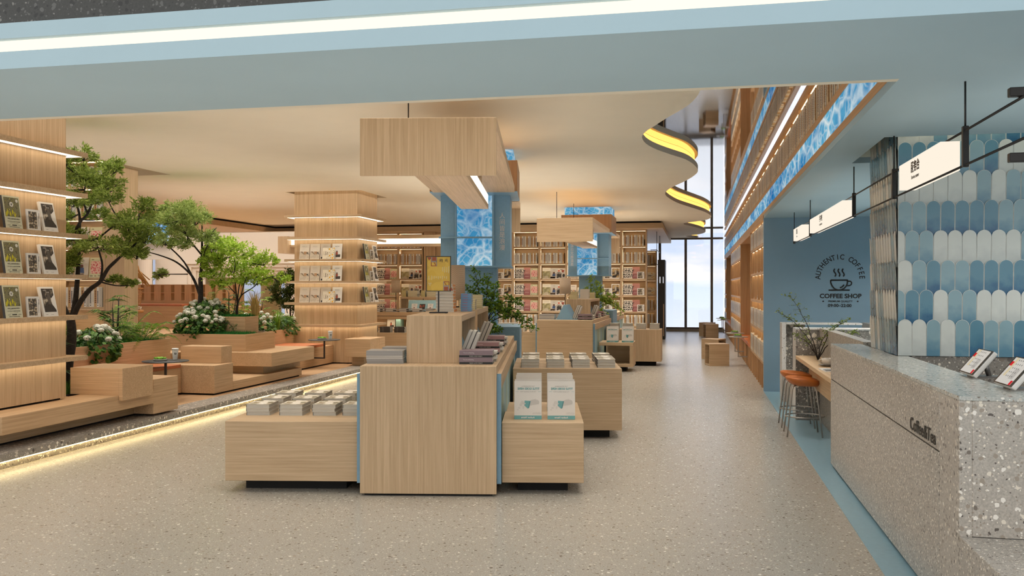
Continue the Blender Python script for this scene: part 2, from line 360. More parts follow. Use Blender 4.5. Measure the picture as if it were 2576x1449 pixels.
# coves around the pillars and the recess on the left
cv = MB()
for x0, x1, y0, y1 in ((-7.75, -6.2, 15.85, 17.3), (-7.75, -6.2, 6.72, 8.2), (-11, -8.4, 10.2, 13.05)):
    for a in ((x0 - .02, x0, y0, y1), (x1, x1 + .02, y0, y1), (x0, x1, y0 - .02, y0), (x0, x1, y1, y1 + .02)): cv.box(*a, 3.531, 3.70)
    cv.box(x0 - .02, x1 + .02, y0 - .02, y1 + .02, 3.70, 3.715)
struct(cv.build('ceiling_cove', CEIL))
# blue soffit across the front, stone fascia over it, light line set in its face
so = MB().box(-24, 8, 3.775, 4.89, 2.68, 2.765).box(-24, 8, 3.85, 4.89, 2.765, 2.83).box(-24, 8, 3.775, 4.89, 2.83, 2.906)
struct(so.build('ceiling_soffit', CEILB))
struct(MB().box(-24, 1.03, 4.89, 4.95, 2.68, 3.75).build('trim_soffit', CEIL))
struct(MB().box(-24, 8, 3.8, 4.2, 2.906, 4.3).build('wall_front', terrazzo('dark_stone_fascia', (58, 58, 56), [(90, 90, 88), (40, 40, 40), (120, 118, 114)], 30, .5, .4)))
tag(MB().box(-24, 8, 3.79, 3.848, 2.772, 2.822).build('linear_light', glow('front_light_line', (255, 243, 222), 1.25)), 'long warm white light line recessed in the blue front soffit', 'light')
# coffee corner: ceiling with a lit opening around the tiled column, blue wall
struct(slab('ceiling_coffee', rect(1.03, 8, 4.89, 14.2), [rect(1.325, 3.6, 6.765, 8.12)], 2.68, 2.73, CEILB))
cv = MB()
for a in ((1.305, 1.325, 6.765, 8.12), (3.6, 3.62, 6.765, 8.12), (1.325, 3.6, 6.745, 6.765), (1.325, 3.6, 8.12, 8.14)): cv.box(*a, 2.73, 3.05)
cv.box(1.305, 3.62, 6.745, 8.14, 3.05, 3.07)
struct(cv.build('ceiling_coffee_cove', flat('cove_paint', (226, 232, 220), .7)))
tag(MB().box(1.335, 1.355, 6.8, 8.1, 2.9, 2.93).box(1.36, 3.58, 6.775, 6.795, 2.9, 2.93).build('column_cove_light', glow('cove_cool_light', (255, 247, 224), 5)), 'hidden light strip in the ceiling opening around the tiled column', 'light strip')
struct(MB().box(1.03, 8, 14.2, 14.3, 0, 2.68).build('wall_coffee', flat('blue_wall_paint', (136, 164, 182), .6, noise=.02, scale=3)))
struct(MB().box(6.2, 6.3, -1, 14.2, 0, 2.68).build('wall_right', flat('blue_wall_paint', (136, 164, 182))))  # unseen side wall, added to keep the coffee corner dim
# window wall at the far end
FR = flat('bronze_window_frame', (104, 96, 86), .4, .2)
gm, n_, l_, b_ = new_mat('window_glass'); n_.remove(b_)
tr = n_.new('ShaderNodeBsdfTransparent'); tr.inputs[0].default_value = (.95, .97, .98, 1); gl = n_.new('ShaderNodeBsdfGlossy'); gl.inputs['Roughness'].default_value = .02
ms = n_.new('ShaderNodeMixShader'); ms.inputs[0].default_value = .05; l_.new(tr.outputs[0], ms.inputs[1]); l_.new(gl.outputs[0], ms.inputs[2]); l_.new(ms.outputs[0], n_['Material Output'].inputs[0])
MX = [1.03, .579, -.36, -1.303, -2.25, -3.2, -4.15]
for i in range(len(MX) - 1):
    a, b = MX[i + 1], MX[i]; w = MB()
    w.box(a - .045, a + .045, 33.34, 33.5, .09, 3.62).box(a + .045, b - .045, 33.36, 33.48, 3.39, 3.46).box(a + .045, b - .045, 33.36, 33.48, .09, .15)
    o = struct(w.build('window_%d' % (i + 1), FR)); struct(MB().box(a + .045, b - .045, 33.41, 33.42, .15, 3.62).build('pane', gm, o))
struct(MB().box(-4.3, 1.03, 33.3, 33.5, 0, .09).build('trim_window_kerb', flat('stone_kerb', (170, 162, 150), .5)))
struct(MB().box(-24, -4.2, 33.4, 33.5, 0, 3.75).box(-24, -20, 25, 33.4, 0, 3.6).build('wall_back', WHITE))
# dark gap and oak canopy over the back bookcases
struct(slab('ceiling_canopy', [(-.89, 24.75), (-.89, 33.38), (-23, 33.38), (-23, 18.3), (-12.4, 18.3), (-12.4, 24.75)], [], 3.26, 3.40, wood('x')))
struct(slab('ceiling_canopy_gap', [(-.95, 24.81), (-.95, 33.38), (-22.9, 33.38), (-22.9, 18.36), (-12.46, 18.36), (-12.46, 24.81)], [], 3.40, 3.45, DARK))
# ================================================================== coffee corner
# --- service counter
ct = thing('service_counter', 'long grey terrazzo service counter with a black joint line and raised lettering', 'counter', (1.4, 6, 0))
CX = 1.184
m = MB(); m.box(CX, CX + .05, 4.742, 8.353, .790, 1.083).box(CX, CX + .05, 4.742, 8.353, .03, .781)
m.build('front_panel', STONE, ct, .003)
MB().box(CX + .006, CX + .02, 4.742, 8.35, .778, .793).build('joint_line', BLACK, ct)
MB().box(CX, 1.24, 4.4, 4.738, .03, 1.083).box(1.24, 3.2, 4.4, 4.45, .46, 1.083).build('end_panel', terrazzo('terrazzo_bold', (178, 170, 160), STONE_CHIPS, 34, .35, .46), ct, .003)
m = MB(); m.prism([(CX, 4.74), (1.52, 4.74), (1.52, 6.92), (1.44, 6.92), (1.44, 8.353), (CX, 8.353)], 1.083, 1.103).prism([(CX, 4.4), (3.2, 4.4), (3.2, 4.738), (CX, 4.738)], 1.083, 1.103)
m.build('countertop', terrazzo('terrazzo_top', (180, 180, 174), STONE_CHIPS, 40, .22, .42), ct, .002)
MB().box(CX, 3.2, 3.0, 4.4, .03, .46).build('ledge', STONE, ct, .003)
MB().box(1.24, 1.42, 4.5, 8.3, .0, 1.08).box(CX + .03, 3.1, 3.05, 4.4, 0, .03).build('plinth', DARK, ct)
MB().box(1.5, 3.2, 4.75, 6.9, .8, .84).build('work_surface', STONE_D, ct)
LT = Matrix(((0, 0, -1, 0), (-1, 0, 0, 0), (0, 1, 0, 0), (0, 0, 0, 1)))          # plane that faces -x, lettering runs towards the viewer
LM = MB()
for k, dx in enumerate((0, -.003)): LM.text('Coffee&Tea', .10, Matrix.Translation((CX - .002 + dx, 5.07, .84)) @ LT, 0, .004, sx=1.12)
LM.build('lettering', BLACK, ct)['label'] = 'raised black lettering'
# --- tiled column
col_t = thing('tiled_column', 'column clad in blue and pale grey fish-scale tiles rising behind the counter', 'column', (2.4, 7.4, 0))
MB().box(1.55, 3.5, 6.96, 7.94, 0, 1.10).build('stone_base', STONE_D, col_t)
MB().box(1.462, 3.5, 6.965, 7.94, 1.104, 3.04).build('core', flat('tile_grout', (205, 208, 204), .6), col_t)
def tilemat(name, top, bot):
    m, n, l, b = new_mat(name)
    tc = n.new('ShaderNodeTexCoord'); uv = n.new('ShaderNodeUVMap'); sp = n.new('ShaderNodeSeparateXYZ'); l.new(uv.outputs[0], sp.inputs[0])
    nz = n.new('ShaderNodeTexNoise'); nz.inputs['Scale'].default_value = 14; nz.inputs['Detail'].default_value = 5; l.new(tc.outputs['Object'], nz.inputs['Vector'])
    a = n.new('ShaderNodeMath'); a.operation = 'MULTIPLY_ADD'; a.inputs[1].default_value = .7; l.new(nz.outputs[0], a.inputs[0])
    s2 = n.new('ShaderNodeMath'); s2.operation = 'SUBTRACT'; l.new(sp.outputs[1], s2.inputs[0]); s2.inputs[1].default_value = .35; l.new(s2.outputs[0], a.inputs[2])
    r = n.new('ShaderNodeValToRGB'); r.color_ramp.elements[0].position = .1; r.color_ramp.elements[0].color = lin(*bot); r.color_ramp.elements[1].position = .55; r.color_ramp.elements[1].color = lin(*top)
    l.new(a.outputs[0], r.inputs[0]); l.new(r.outputs[0], b.inputs['Base Color']); b.inputs['Roughness'].default_value = .14; return m
TM = [tilemat('tile_pale', (205, 209, 204), (186, 192, 190)), tilemat('tile_mid_blue', (136, 166, 176), (92, 134, 156)), tilemat('tile_deep_blue', (92, 136, 156), (44, 94, 130)), flat('tile_rim', (214, 216, 210), .3)]
def tiles(m, uvs, org, ax, n, width):
    """scallop tiles over a face: org = lower corner, ax = direction along the face, n = outward normal; the arched top of each row laps over the row above"""
    pw, ph, lap = .0968, .216, .052; rows = 10; cols = int(width / pw) + 2; ax = Vector(ax); n = Vector(n); zc = Vector((0, 0, 1))
    seq = [0, 1, 2, 0, 1, 2, 1, 0, 2, 1, 0, 0, 2, 1]
    for r_ in range(rows):
        for c_ in range(-1, cols):
            x0 = c_ * pw + (pw / 2 if r_ % 2 else 0); xa, xb = max(x0, 0), min(x0 + pw, width)
            if xb - xa < .01: continue
            z0 = r_ * ph; z1 = z0 + ph + lap; zt = 1.93
            if z0 > zt: continue
            k = seq[(c_ * 3 + r_ * 5 + (c_ // 3)) % len(seq)]
            for rim in (1, 0):
                g = .0008 if rim else .0035; cx = x0 + pw / 2; rad = pw / 2 - g
                poly = [(x0 + g, z0), (x0 + pw - g, z0)]
                for j in range(0, 13):
                    a = PI * j / 12; poly.append((cx + rad * math.cos(a), z1 - pw / 2 + rad * math.sin(a)))
                poly = [(min(max(px, xa), xb), min(pz, zt)) for px, pz in poly]
                off = lambda pz: .003 + .012 * (pz - z0) / (ph + lap) + (0 if rim else .0012)
                vs = [Vector(org) + ax * px + zc * pz + n * off(pz) for px, pz in poly]
                m.add(vs, [list(range(len(vs)))], 3 if rim else k, False); uvs.append([(0, (pz - z0) / (ph + lap)) for px, pz in poly])
tm = MB(); uvs = []
tiles(tm, uvs, (1.452, 6.95, 1.104), (1, 0, 0), (0, -1, 0), 2.05)
tiles(tm, uvs, (1.452, 7.94, 1.104), (0, -1, 0), (-1, 0, 0), .99)
to = tm.build('tile_cladding', TM, col_t)
ul = to.data.uv_layers.new(name='UVMap'); k = 0
for loop in uvs:
    for uv in loop: ul.data[k].uv = uv; k += 1
# --- tablets on the counter
def tablet(y0, y1, label):
    t = thing('order_tablet', label, 'tablet', (1.55, (y0 + y1) / 2, 1.104), 0, 'order tablets on the coffee counter')
    a = math.atan2(.129, .106); M = Matrix.Translation((1.475, y1, 1.125)) @ Matrix.Rotation(-PI / 2, 4, 'Z') @ Matrix.Rotation(a, 4, 'X')   # x runs y1 -> y0, y up the screen
    w, h = y1 - y0, .172
    MB(M).box(0, w, 0, h, -.03, -.002).build('body', flat('tablet_white', (222, 218, 212), .35), t, .008, seg=2)
    MB(M).box(.002, w - .002, .002, h - .002, -.002, 0).build('bezel', flat('tablet_bezel', (30, 29, 28), .25), t)
    s = MB(M); s.box(.022, w - .028, .008, h - .008, 0, .0008, 0).box(w - .055, w - .028, .008, .034, .0008, .0012, 1).box(.022, .055, h - .06, h - .034, .0008, .0012, 1)
    s.box(.05, .078, .05, h - .008, .0008, .0012, 3).box(w - .12, w - .06, .04, h - .07, .0008, .001, 4)
    for i in range(4):
        for j in range(5): s.box(.09 + i * .026, .098 + i * .026, .05 + j * .024, .058 + j * .024, .0008, .0012, 2)
    s.build('screen', [glow('screen_white', (238, 232, 222), .72), glow('screen_red', (226, 44, 50), .8), glow('screen_grey', (150, 146, 140), .6), glow('screen_sand', (236, 218, 178), .75), glow('screen_shade', (212, 206, 198), .7)], t)
    MB().box(1.50, 1.66, (y0 + y1) / 2 - .05, (y0 + y1) / 2 + .05, 1.103, 1.112).tube([(1.60, (y0 + y1) / 2, 1.108), (1.575, (y0 + y1) / 2, 1.19)], .014, 8).build('stand', flat('tablet_stand', (120, 116, 112), .35, .6), t)
tablet(5.24, 5.50, 'white order tablet with a red button, nearer to the tiled column')
tablet(4.64, 4.90, 'white order tablet with a red button, at the outer end of the counter')
# --- bar desk with stools, terrazzo partitions
bd = thing('bar_desk', 'narrow oak bar desk between the terrazzo counter and a terrazzo partition', 'desk', (1.3, 9.8, 0))
MB().box(CX, 1.455, 8.36, 11.2, .741, .785).build('desk_top', wood('y', (222, 190, 150), 'pale_oak'), bd, .002)
MB().box(1.30, 1.33, 8.36, 10.9, .48, .741).build('apron', wood('y', (222, 190, 150), 'pale_oak'), bd)
tag(MB().box(1.46, 1.56, 8.36, 11.2, 0, 1.12).build('low_partition', STONE), 'long low terrazzo wall running behind the bar desk', 'partition')
ep = thing('end_partition', 'terrazzo end panel at the far end of the bar desk', 'partition', (1.5, 11.35, 0))
MB().box(CX + .001, 2.6, 11.21, 11.5, 0, 1.095).build('body', STONE_D, ep); MB().box(CX, 2.6, 11.205, 11.515, 1.095, 1.112).box(CX - .001, CX + .004, 11.205, 11.515, 0, 1.095).build('edge_trim', terrazzo('terrazzo_pale', (206, 202, 196), STONE_CHIPS, 40, .3, .3), ep)
bo = thing('booth_frame', 'terrazzo booth frame with a seat ledge in front of the blue coffee wall', 'partition', (1.8, 13.1, 0))
MB().box(CX, 1.24, 12.95, 13.25, 0, 1.09).box(CX, 2.25, 12.95, 13.25, 1.09, 1.112).build('frame', terrazzo('terrazzo_pale', (206, 202, 196)  , STONE_CHIPS), bo)
MB().box(1.24, 1.45, 13.15, 13.24, .45, 1.088).box(1.45, 1.5, 13.0, 13.24, .45, 1.088).build('back_panel', STONE_D, bo)
MB().box(1.24, 2.2, 11.9, 13.2, 0, .45).build('seat_ledge', STONE, bo)
tag(MB().box(2.41, 2.7, 13.3, 13.9, 0, 1.09).build('stone_pier', terrazzo('terrazzo_bold', (182, 174, 164), STONE_CHIPS)), 'small terrazzo pier beside the tiled column', 'pier')
STEEL = flat('brushed_steel', (176, 168, 160), .35, .7)
def stool():
    t = thing('bar_stool', 'stool', 'bar stool', (0, 0, 0), 0, 'bar stools at the oak desk')
    m = MB(); n = 28; rings = []                           # seat: thick dished pad, high front lip towards the corridor
    def ring(sx_, sy_, f): return [(sx_ * math.copysign(abs(math.cos(2 * PI * j / n)) ** .8, math.cos(2 * PI * j / n)), sy_ * math.copysign(abs(math.sin(2 * PI * j / n)) ** .8, math.sin(2 * PI * j / n)), f(math.cos(2 * PI * j / n), math.sin(2 * PI * j / n))) for j in range(n)]
    rings.append(ring(.02, .02, lambda c, s: .535)); rings.append(ring(.10, .12, lambda c, s: .536 - .004 * c)); rings.append(ring(.155, .165, lambda c, s: .553 - .02 * c))
    rings.append(ring(.178, .187, lambda c, s: .585 - .022 * c)); rings.append(ring(.180, .19, lambda c, s: .605 - .02 * c + .008 * s * s)); rings.append(ring(.168, .178, lambda c, s: .613 - .018 * c + .01 * s * s))
    rings.append(ring(.12, .125, lambda c, s: .602 - .006 * c)); rings.append(ring(.01, .01, lambda c, s: .592))
    vs = [p for r_ in rings for p in r_]; k = len(rings)
    m.add(vs, [(i * n + j, i * n + (j + 1) % n, (i + 1) * n + (j + 1) % n, (i + 1) * n + j) for i in range(k - 1) for j in range(n)] + [list(range(n - 1, -1, -1)), list(range((k - 1) * n, k * n))], 0, True)
    m.build('seat', flat('tan_leather', (188, 104, 42), .4, noise=.06), t, world=False)
    for sx_ in (-1, 1):
        for sy_ in (-1, 1):
            MB().tube([(sx_ * .075, sy_ * .09, .545), (sx_ * .11, sy_ * .12, .535), (sx_ * .125, sy_ * .14, .5), (sx_ * .181, sy_ * .19, 0)], .0085, 10).build('leg', STEEL, t, world=False)
    r_ = [(.185 * math.cos(a) * (1.0 if math.cos(a) < 0 else 1.22), .182 * math.sin(a), .205) for a in [2 * PI * j / 36 for j in range(36)]]
    MB().tube(r_, .007, 8, closed=True).build('foot_ring', STEEL, t, world=False)
    return t
st = stool()
place(st, T(1.142, 10.10, .004), 'tan bar stool with steel legs, standing in front of the other one')
place(st, T(1.143, 10.735, .004), 'tan bar stool with steel legs, half hidden behind the other one')
# --- things on the desk
cu = thing('coffee_cup', 'cream coffee cup on a saucer on the oak bar desk', 'cup', (1.345, 9.72, .785))
PORC = flat('cream_porcelain', (226, 214, 198), .25)
MB().lathe([(.004, .004), (.05, .005), (.088, .014), (.09, .017), (.05, .011), (.004, .010)], 28).build('saucer', flat('grey_saucer', (150, 142, 134), .4), cu, world=False)
MB().lathe([(.03, .012), (.05, .022), (.058, .05), (.06, .083), (.056, .083), (.053, .05), (.03, .03), (.004, .026)], 28).build('cup', PORC, cu, world=False)
MB().tube([(-.055, -.01, .07), (-.085, -.016, .066), (-.086, -.016, .042), (-.055, -.01, .034)], .006, 8).build('handle', PORC, cu, world=False)
mg = thing('open_magazine', 'open magazine lying on the oak bar desk in front of the cup', 'magazine', (1.335, 9.2, .785), R(4))
MB().box(-.115, 0, -.16, .16, 0, .01).box(.004, .115, -.16, .16, 0, .012).build('pages', flat('page_white', (230, 228, 224), .6), mg, world=False)
MB().box(-.105, -.02, -.14, .02, .0102, .0108).box(.02, .10, -.1, .13, .0122, .0128).build('printed_picture', flat('print_grey', (96, 92, 90), .6), mg, world=False)
pn = tag(MB().tube([(1.30, 9.05, .803), (1.36, 9.36, .803)], .006, 8).build('pen', BLACK), 'black pen lying across the open magazine', 'pen')
# --- branch vase
def branch_plant(name, label, cat, loc, stems, leaf, leaf_m, bark_m, seed, pot=None, spread=.05, nleaf=9):
    """thin stems that fork, leaves in small sprays"""
    t = thing(name, label, cat, loc); rn = random.Random(seed); b = MB(); lf = MB()
    for tip, bend in stems:
        tip = Vector(tip); mid = tip * .5 + Vector(bend); pts = []
        for j in range(13):
            u = j / 12; p = mid * (2 * u * (1 - u)) + tip * u * u; pts.append(p + Vector((rn.uniform(-.006, .006), rn.uniform(-.006, .006), 0)) * (u > .1))
        b.tube(pts, [.0065 * (1 - .75 * j / 12) for j in range(13)], 6)
        for j in range(5, 13):
            for q in range(2 + (j > 8)):
                d = Vector((rn.uniform(-1, 1), rn.uniform(-1, 1), rn.uniform(-.1, .9))).normalized() * rn.uniform(.03, .12) * (1.2 - .5 * j / 12)
                b.tube([pts[j], pts[j] + d], [.002, .001], 4)
                for s_ in range(nleaf):
                    c = pts[j] + d * rn.uniform(.35, 1.05) + Vector((rn.uniform(-1, 1), rn.uniform(-1, 1), rn.uniform(-1, 1))) * .014; leafquad(lf, c, leaf * rn.uniform(.6, 1.2), rn)
    b.build('stems', bark_m, t, world=False); lf.build('foliage', leaf_m, t, world=False)
    return t
def leafquad(m, c, s, rn, w=.45, d=None):
    a = Vector((rn.uniform(-1, 1), rn.uniform(-1, 1), rn.uniform(-.6, .6))).normalized() if d is None else d
    b = a.cross(Vector((rn.uniform(-1, 1), rn.uniform(-1, 1), rn.uniform(.2, 1)))).normalized() * s * w
    a = a * s; m.add([c, c + a * .5 + b * .5, c + a, c + a * .5 - b * .5], [(0, 1, 2, 3)], 0)
BARK = flat('dark_bark', (44, 36, 30), .8, noise=.3, scale=40)
branch_plant('branch_vase', 'bare leafy branches standing in a slim vase on the oak bar desk', 'plant', (1.36, 10.55, .785),
             [((-.42, 0, .53), (.08, 0, .12)), ((-.30, .05, .72), (.06, .02, .08)), ((.30, 0, .44), (-.05, 0, .14)), ((.42, -.05, .30), (-.08, 0, .16)), ((-.25, -.05, .26), (.02, 0, .12)), ((.12, 0, .34), (-.05, 0, .05))],
             .03, leafmat('olive_leaf', (92, 108, 38), (132, 146, 62)), BARK, 4, nleaf=5)
# --- hanging sign rail and lit signs
rl = thing('hanging_sign_rail', 'black hanging rail with posts and rods carrying the lit signs', 'sign rail', (1.38, 8, 2.68))
for y in (5.02, 6.72, 8.35, 11.42, 13.23):
    MB().tube([(1.38, y, 2.68), (1.38, y, 2.44)], .005, 6).build('rod', BLACK, rl); MB().box(1.365, 1.395, y - .015, y + .015, 2.232, 2.446).build('post', BLACK, rl, .003)
for z in (2.423, 2.243): MB().tube([(1.38, 4.0, z), (1.38, 13.24, z)], .0065, 6).build('bar', BLACK, rl)
for z in (2.448, 2.165): MB().box(1.33, 2.4, 4.19, 4.225, z - .02, z + .02).build('cross_bar', BLACK, rl, .003)
SIGN = glow('sign_light', (255, 243, 224), 1.0)
for y0, y1, cn, en, lab in ((5.3, 6.32, '服务台', 'Service counter', 'lit box sign lettered Service counter, nearest on the black rail'),
                            (8.66, 11.05, '手冲吧', 'hand dripping bar', 'longest lit box sign, in the middle of the black rail'), (11.85, 12.85, '甜品', 'Dessert', 'smallest looking lit box sign, at the far end of the black rail')):
    s = thing('lit_sign', lab, 'sign', (1.38, (y0 + y1) / 2, 2.25), 0, 'lit signs on the hanging rail')
    MB().box(1.33, 1.43, y0, y1, 2.25, 2.412).build('light_box', SIGN, s)
    yc = y0 + (y1 - y0) * (.56 if y1 - y0 < 2 else .6); m = MB()
    for dx in (.0015, .004): m.text(cn, .072, Matrix.Translation((1.33 - dx, yc, 2.352)) @ LT, 0, .02); m.text(en, .03, Matrix.Translation((1.33 - dx, yc, 2.292)) @ LT, 0, .02)
    m.build('lettering', BLACK, s)
# --- coffee shop emblem on the blue wall
em = thing('wall_emblem', 'black coffee cup emblem with Authentic Coffee lettering on the blue wall', 'sign', (0, 0, 0))
WY0 = 14.195
def wl_(px, py, s=.0069): return None
# the emblem spans 1.0 m; ex, ez are metres from its middle
EX, EZ, Y_ = 2.155, 1.70, WY0
def P2(x, z): return (EX + x, Y_, EZ + z)
k = 1 / 1449 * 180 * .00598        # photograph's emblem crop to metres
def Q(x, y): return P2((x - 722) * k, (760 - y) * k)
m = MB()
for i, ch in enumerate('AUTHENTIC COFFEE'):
    if ch == ' ': continue
    a = R(178 - i * 176 / 15); r_ = 425 * k; c = Vector(Q(708, 690)) + Vector((math.cos(a) * r_, 0, math.sin(a) * r_))
    m.text(ch, 150 * k, Matrix.Translation(c) @ Matrix.Rotation(-(a - PI / 2), 4, 'Y') @ UP, 0, .012, sx=.85)
m.text('COFFEE SHOP', 122 * k, Matrix.Translation(Q(718, 1063)) @ UP, 0, .035, sx=1.06)
m.text('PREMIUM QUALITY', 48 * k, Matrix.Translation(Q(716, 1168)) @ UP, 0, .03, sx=1.15)
m.text('09:00–22:00', 86 * k, Matrix.Translation(Q(704, 1256)) @ UP, 0, .03, sx=1.08)
for bx in (382, 1052): m.add([Vector(Q(bx + 18 * math.cos(2 * PI * j / 12), 1168 + 15 * math.sin(2 * PI * j / 12))) for j in range(12)][::-1], [list(range(12))])
m.build('lettering', BLACK, em)
def stroke(m, pts, w=14): m.tube([Vector(Q(*p)) for p in pts], w * k, 8)
m = MB()
for dx in (0, 81, 162): stroke(m, [(610 + dx, 502), (592 + dx, 530), (594 + dx, 558), (618 + dx, 590), (629 + dx, 618), (623 + dx, 645), (608 + dx, 658)])
m.build('steam', BLACK, em); m = MB()
stroke(m, [(528, 733), (862, 733)]); stroke(m, [(528, 733), (532, 790), (556, 850), (600, 905), (650, 928), (692, 934), (740, 926), (790, 902), (834, 850), (852, 800), (855, 733)])
stroke(m, [(708, 888), (744, 876), (772, 852), (788, 828)]); stroke(m, [(866, 758), (915, 757), (936, 786), (928, 825), (900, 842), (852, 846)], 13)
m.build('cup', BLACK, em); m = MB(); stroke(m, [(487, 938), (896, 938)]); m.build('saucer', BLACK, em)
# ================================================================== display pillars
PZ = [.898, 1.319, 1.737, 2.157, 2.583, 3.009]
STRIP = glow('shelf_light', (255, 234, 202), 3.6)
def pillar(y0, y1, z0, label):
    x0, x1 = -7.67, -6.37
    t = thing('display_pillar', label, 'pillar', ((x0 + x1) / 2, (y0 + y1) / 2, z0), 0, 'oak display pillars')
    MB().box(x0, x1, y0, y1, z0, 3.68).build('body', WZ, t, .003)
    MB().box(x0 + .04, x1 - .04, y0 + .04, y1 - .04, z0 - .02, z0).build('toe_kick', DARK, t)
    o = .145
    for z in PZ:
        m = MB()
        for a in ((x0 - o, x1 + o, y0 - o, y0), (x0 - o, x1 + o, y1, y1 + o), (x0 - o, x0, y0, y1), (x1, x1 + o, y0, y1)): m.box(*a, z - .045, z)
        s = m.build('shelf', WX, t, merge=True); m = MB(); q = .02; w = .085
        for a in ((x0 - q - w, x1 + q + w, y0 - q - w, y0 - q), (x1 + q, x1 + q + w, y0 - q, y1 + q), (x0 - q - w, x0 - q, y0 - q, y1 + q), (x0 - q - w, x1 + q + w, y1 + q, y1 + q + w)): m.box(*a, z - .0458, z - .0445)
        m.build('shelf_light_strip', STRIP, s)
    m = MB(); q = .06                                     # light line in the ceiling cove
    m.box(x0, x1 + .1, y0 - .12, y0 - .10, 3.6, 3.62).box(x1 + .10, x1 + .12, y0, y1, 3.6, 3.62).build('cove_light', STRIP, t)
    return t
pillar(6.94, 8.04, .472, 'oak pillar of lit display shelves standing on the long oak bench')
pillar(16.09, 17.18, .16, 'oak pillar of lit display shelves beyond the planters, with a leather bench beside it')
# ================================================================== benches and planters on the platform
OAKL = lambda ax: wood(ax, (214, 180, 142), 'light_oak')
LX, LY, LZ = OAKL('x'), OAKL('y'), OAKL('z')
b1 = thing('stepped_bench', 'long low oak bench with an upright block and a raised cube at its far end', 'bench', (-6.3, 8.2, .14))
MB().box(-6.505, -6.03, 6.79, 9.04, .288, .452).build('seat_slab', LY, b1, .003)
MB().box(-6.5, -6.03, 9.04, 9.525, .165, .56).build('end_block', LY, b1, .003)
MB().box(-6.62, -6.029, 8.418, 8.962, .4525, .74).box(-6.029, -5.985, 8.418, 8.962, .396, .74).build('raised_cube', LX, b1, .002, merge=False)
MB().box(-6.5, -6.28, 6.79, 9.04, .165, .288).build('base', WY, b1)
tag(MB().box(-8.3, -6.51, 6.3, 8.25, .1405, .452).build('pillar_plinth', WY, None, .003), 'oak plinth under the near display pillar, level with the bench slab', 'plinth')
MB().box(-6.48, -6.31, 6.8, 9.48, .1405, .165).build('toe_kick', DARK, b1)
ORANGE = flat('tan_leather_cushion', (186, 108, 66), .5, noise=.05)
s1 = thing('leather_bench', 'oak box bench with a tan leather cushion beside the first round black table', 'bench', (-7.1, 10, .14))
MB().box(-7.39, -6.90, 9.0, 10.97, .165, .512).build('seat_box', LY, s1, .002); MB().box(-7.39, -6.89, 9.3, 10.96, .512, .558).build('cushion', ORANGE, s1, .008, seg=2)
MB().box(-7.37, -6.93, 9.02, 10.95, .1405, .165).build('toe_kick', DARK, s1)
def planter(name, label, x0, x1, y0, y1, z0, z1, parent=None, t=.03):
    p = parent or thing(name, label, 'planter', ((x0 + x1) / 2, (y0 + y1) / 2, z0))
    for a in ((x0, x1, y0, y0 + t), (x0, x1, y1 - t, y1)): MB().box(*a, z0, z1).build('panel', LX, p)
    for a in ((x0, x0 + t, y0 + t, y1 - t), (x1 - t, x1, y0 + t, y1 - t)): MB().box(*a, z0, z1).build('panel', LY, p)
    MB().box(x0 + t, x1 - t, y0 + t, y1 - t, z0, z1 - .05).build('soil', flat('dark_soil', (50, 42, 34), .9, noise=.4), p); return p
planter('oak_planter', 'long oak planter full of white hydrangeas and palms behind the first dark tree', -8.5, -7.4, 8.9, 11.5, .1405, .875)
b2 = thing('stepped_bench', 'oak bench of low slab, tall block and small cube, standing before the tiered planter', 'bench', (-6.7, 12, .14))
MB().box(-7.385, -6.4, 10.975, 11.47, .165, .545).build('tall_block', LY, b2, .003); MB().box(-7.2, -6.4, 11.47, 13.7, .165, .283).build('low_slab', LY, b2, .003)
MB().box(-7.12, -6.49, 11.31, 11.60, .545, .78).box(-7.12, -6.49, 11.47, 11.60, .283, .545).build('raised_cube', LX, b2, .003)
MB().box(-7.15, -6.43, 11.0, 13.66, .1405, .165).build('toe_kick', DARK, b2)
b3 = thing('cantilever_bench', 'thick oak slab bench that juts out above the low slab, carrying the tiered planter', 'bench', (-6.8, 13.2, .283))
MB().box(-7.75, -6.3, 12.44, 13.97, .405, .615).build('seat_slab', LY, b3, .003); MB().box(-7.6, -6.52, 12.6, 13.9, .284, .405).build('support', WX, b3)
p2 = planter('tiered_planter', 'two-tier oak planter with white hydrangeas and a small green tree in its upper box', -8.2, -6.82, 12.6, 13.58, .615, .88)
planter('', '', -7.66, -7.1, 13.1, 13.55, .84, 1.138, p2)
planter('oak_planter', 'oak planter of ferns and white flowers beside the far display pillar', -8.6, -7.67, 13.75, 16.75, .14, .81)
s2 = thing('leather_bench', 'oak box bench with a tan leather cushion beside the far display pillar', 'bench', (-7.2, 15, .14))
MB().box(-7.66, -6.855, 14.0, 16.08, .165, .50).build('seat_box', LY, s2, .002); MB().box(-7.66, -6.87, 14.0, 15.75, .50, .55).build('cushion', ORANGE, s2, .008, seg=2); MB().box(-7.64, -6.89, 14.02, 16.08, .1405, .165).build('toe_kick', DARK, s2)
b4 = thing('corner_block', 'oak block seat wrapped round the corner of the far display pillar', 'bench', (-6.2, 15.8, .31))
MB().box(-6.42, -5.92, 15.6, 16.085, .312, .65).build('block', LX, b4, .003); MB().box(-6.365, -5.92, 16.085, 16.4, .312, .65).build('block', LY, b4, .003); MB().box(-6.34, -6.1, 15.75, 16.3, .141, .312).build('foot', WX, b4)
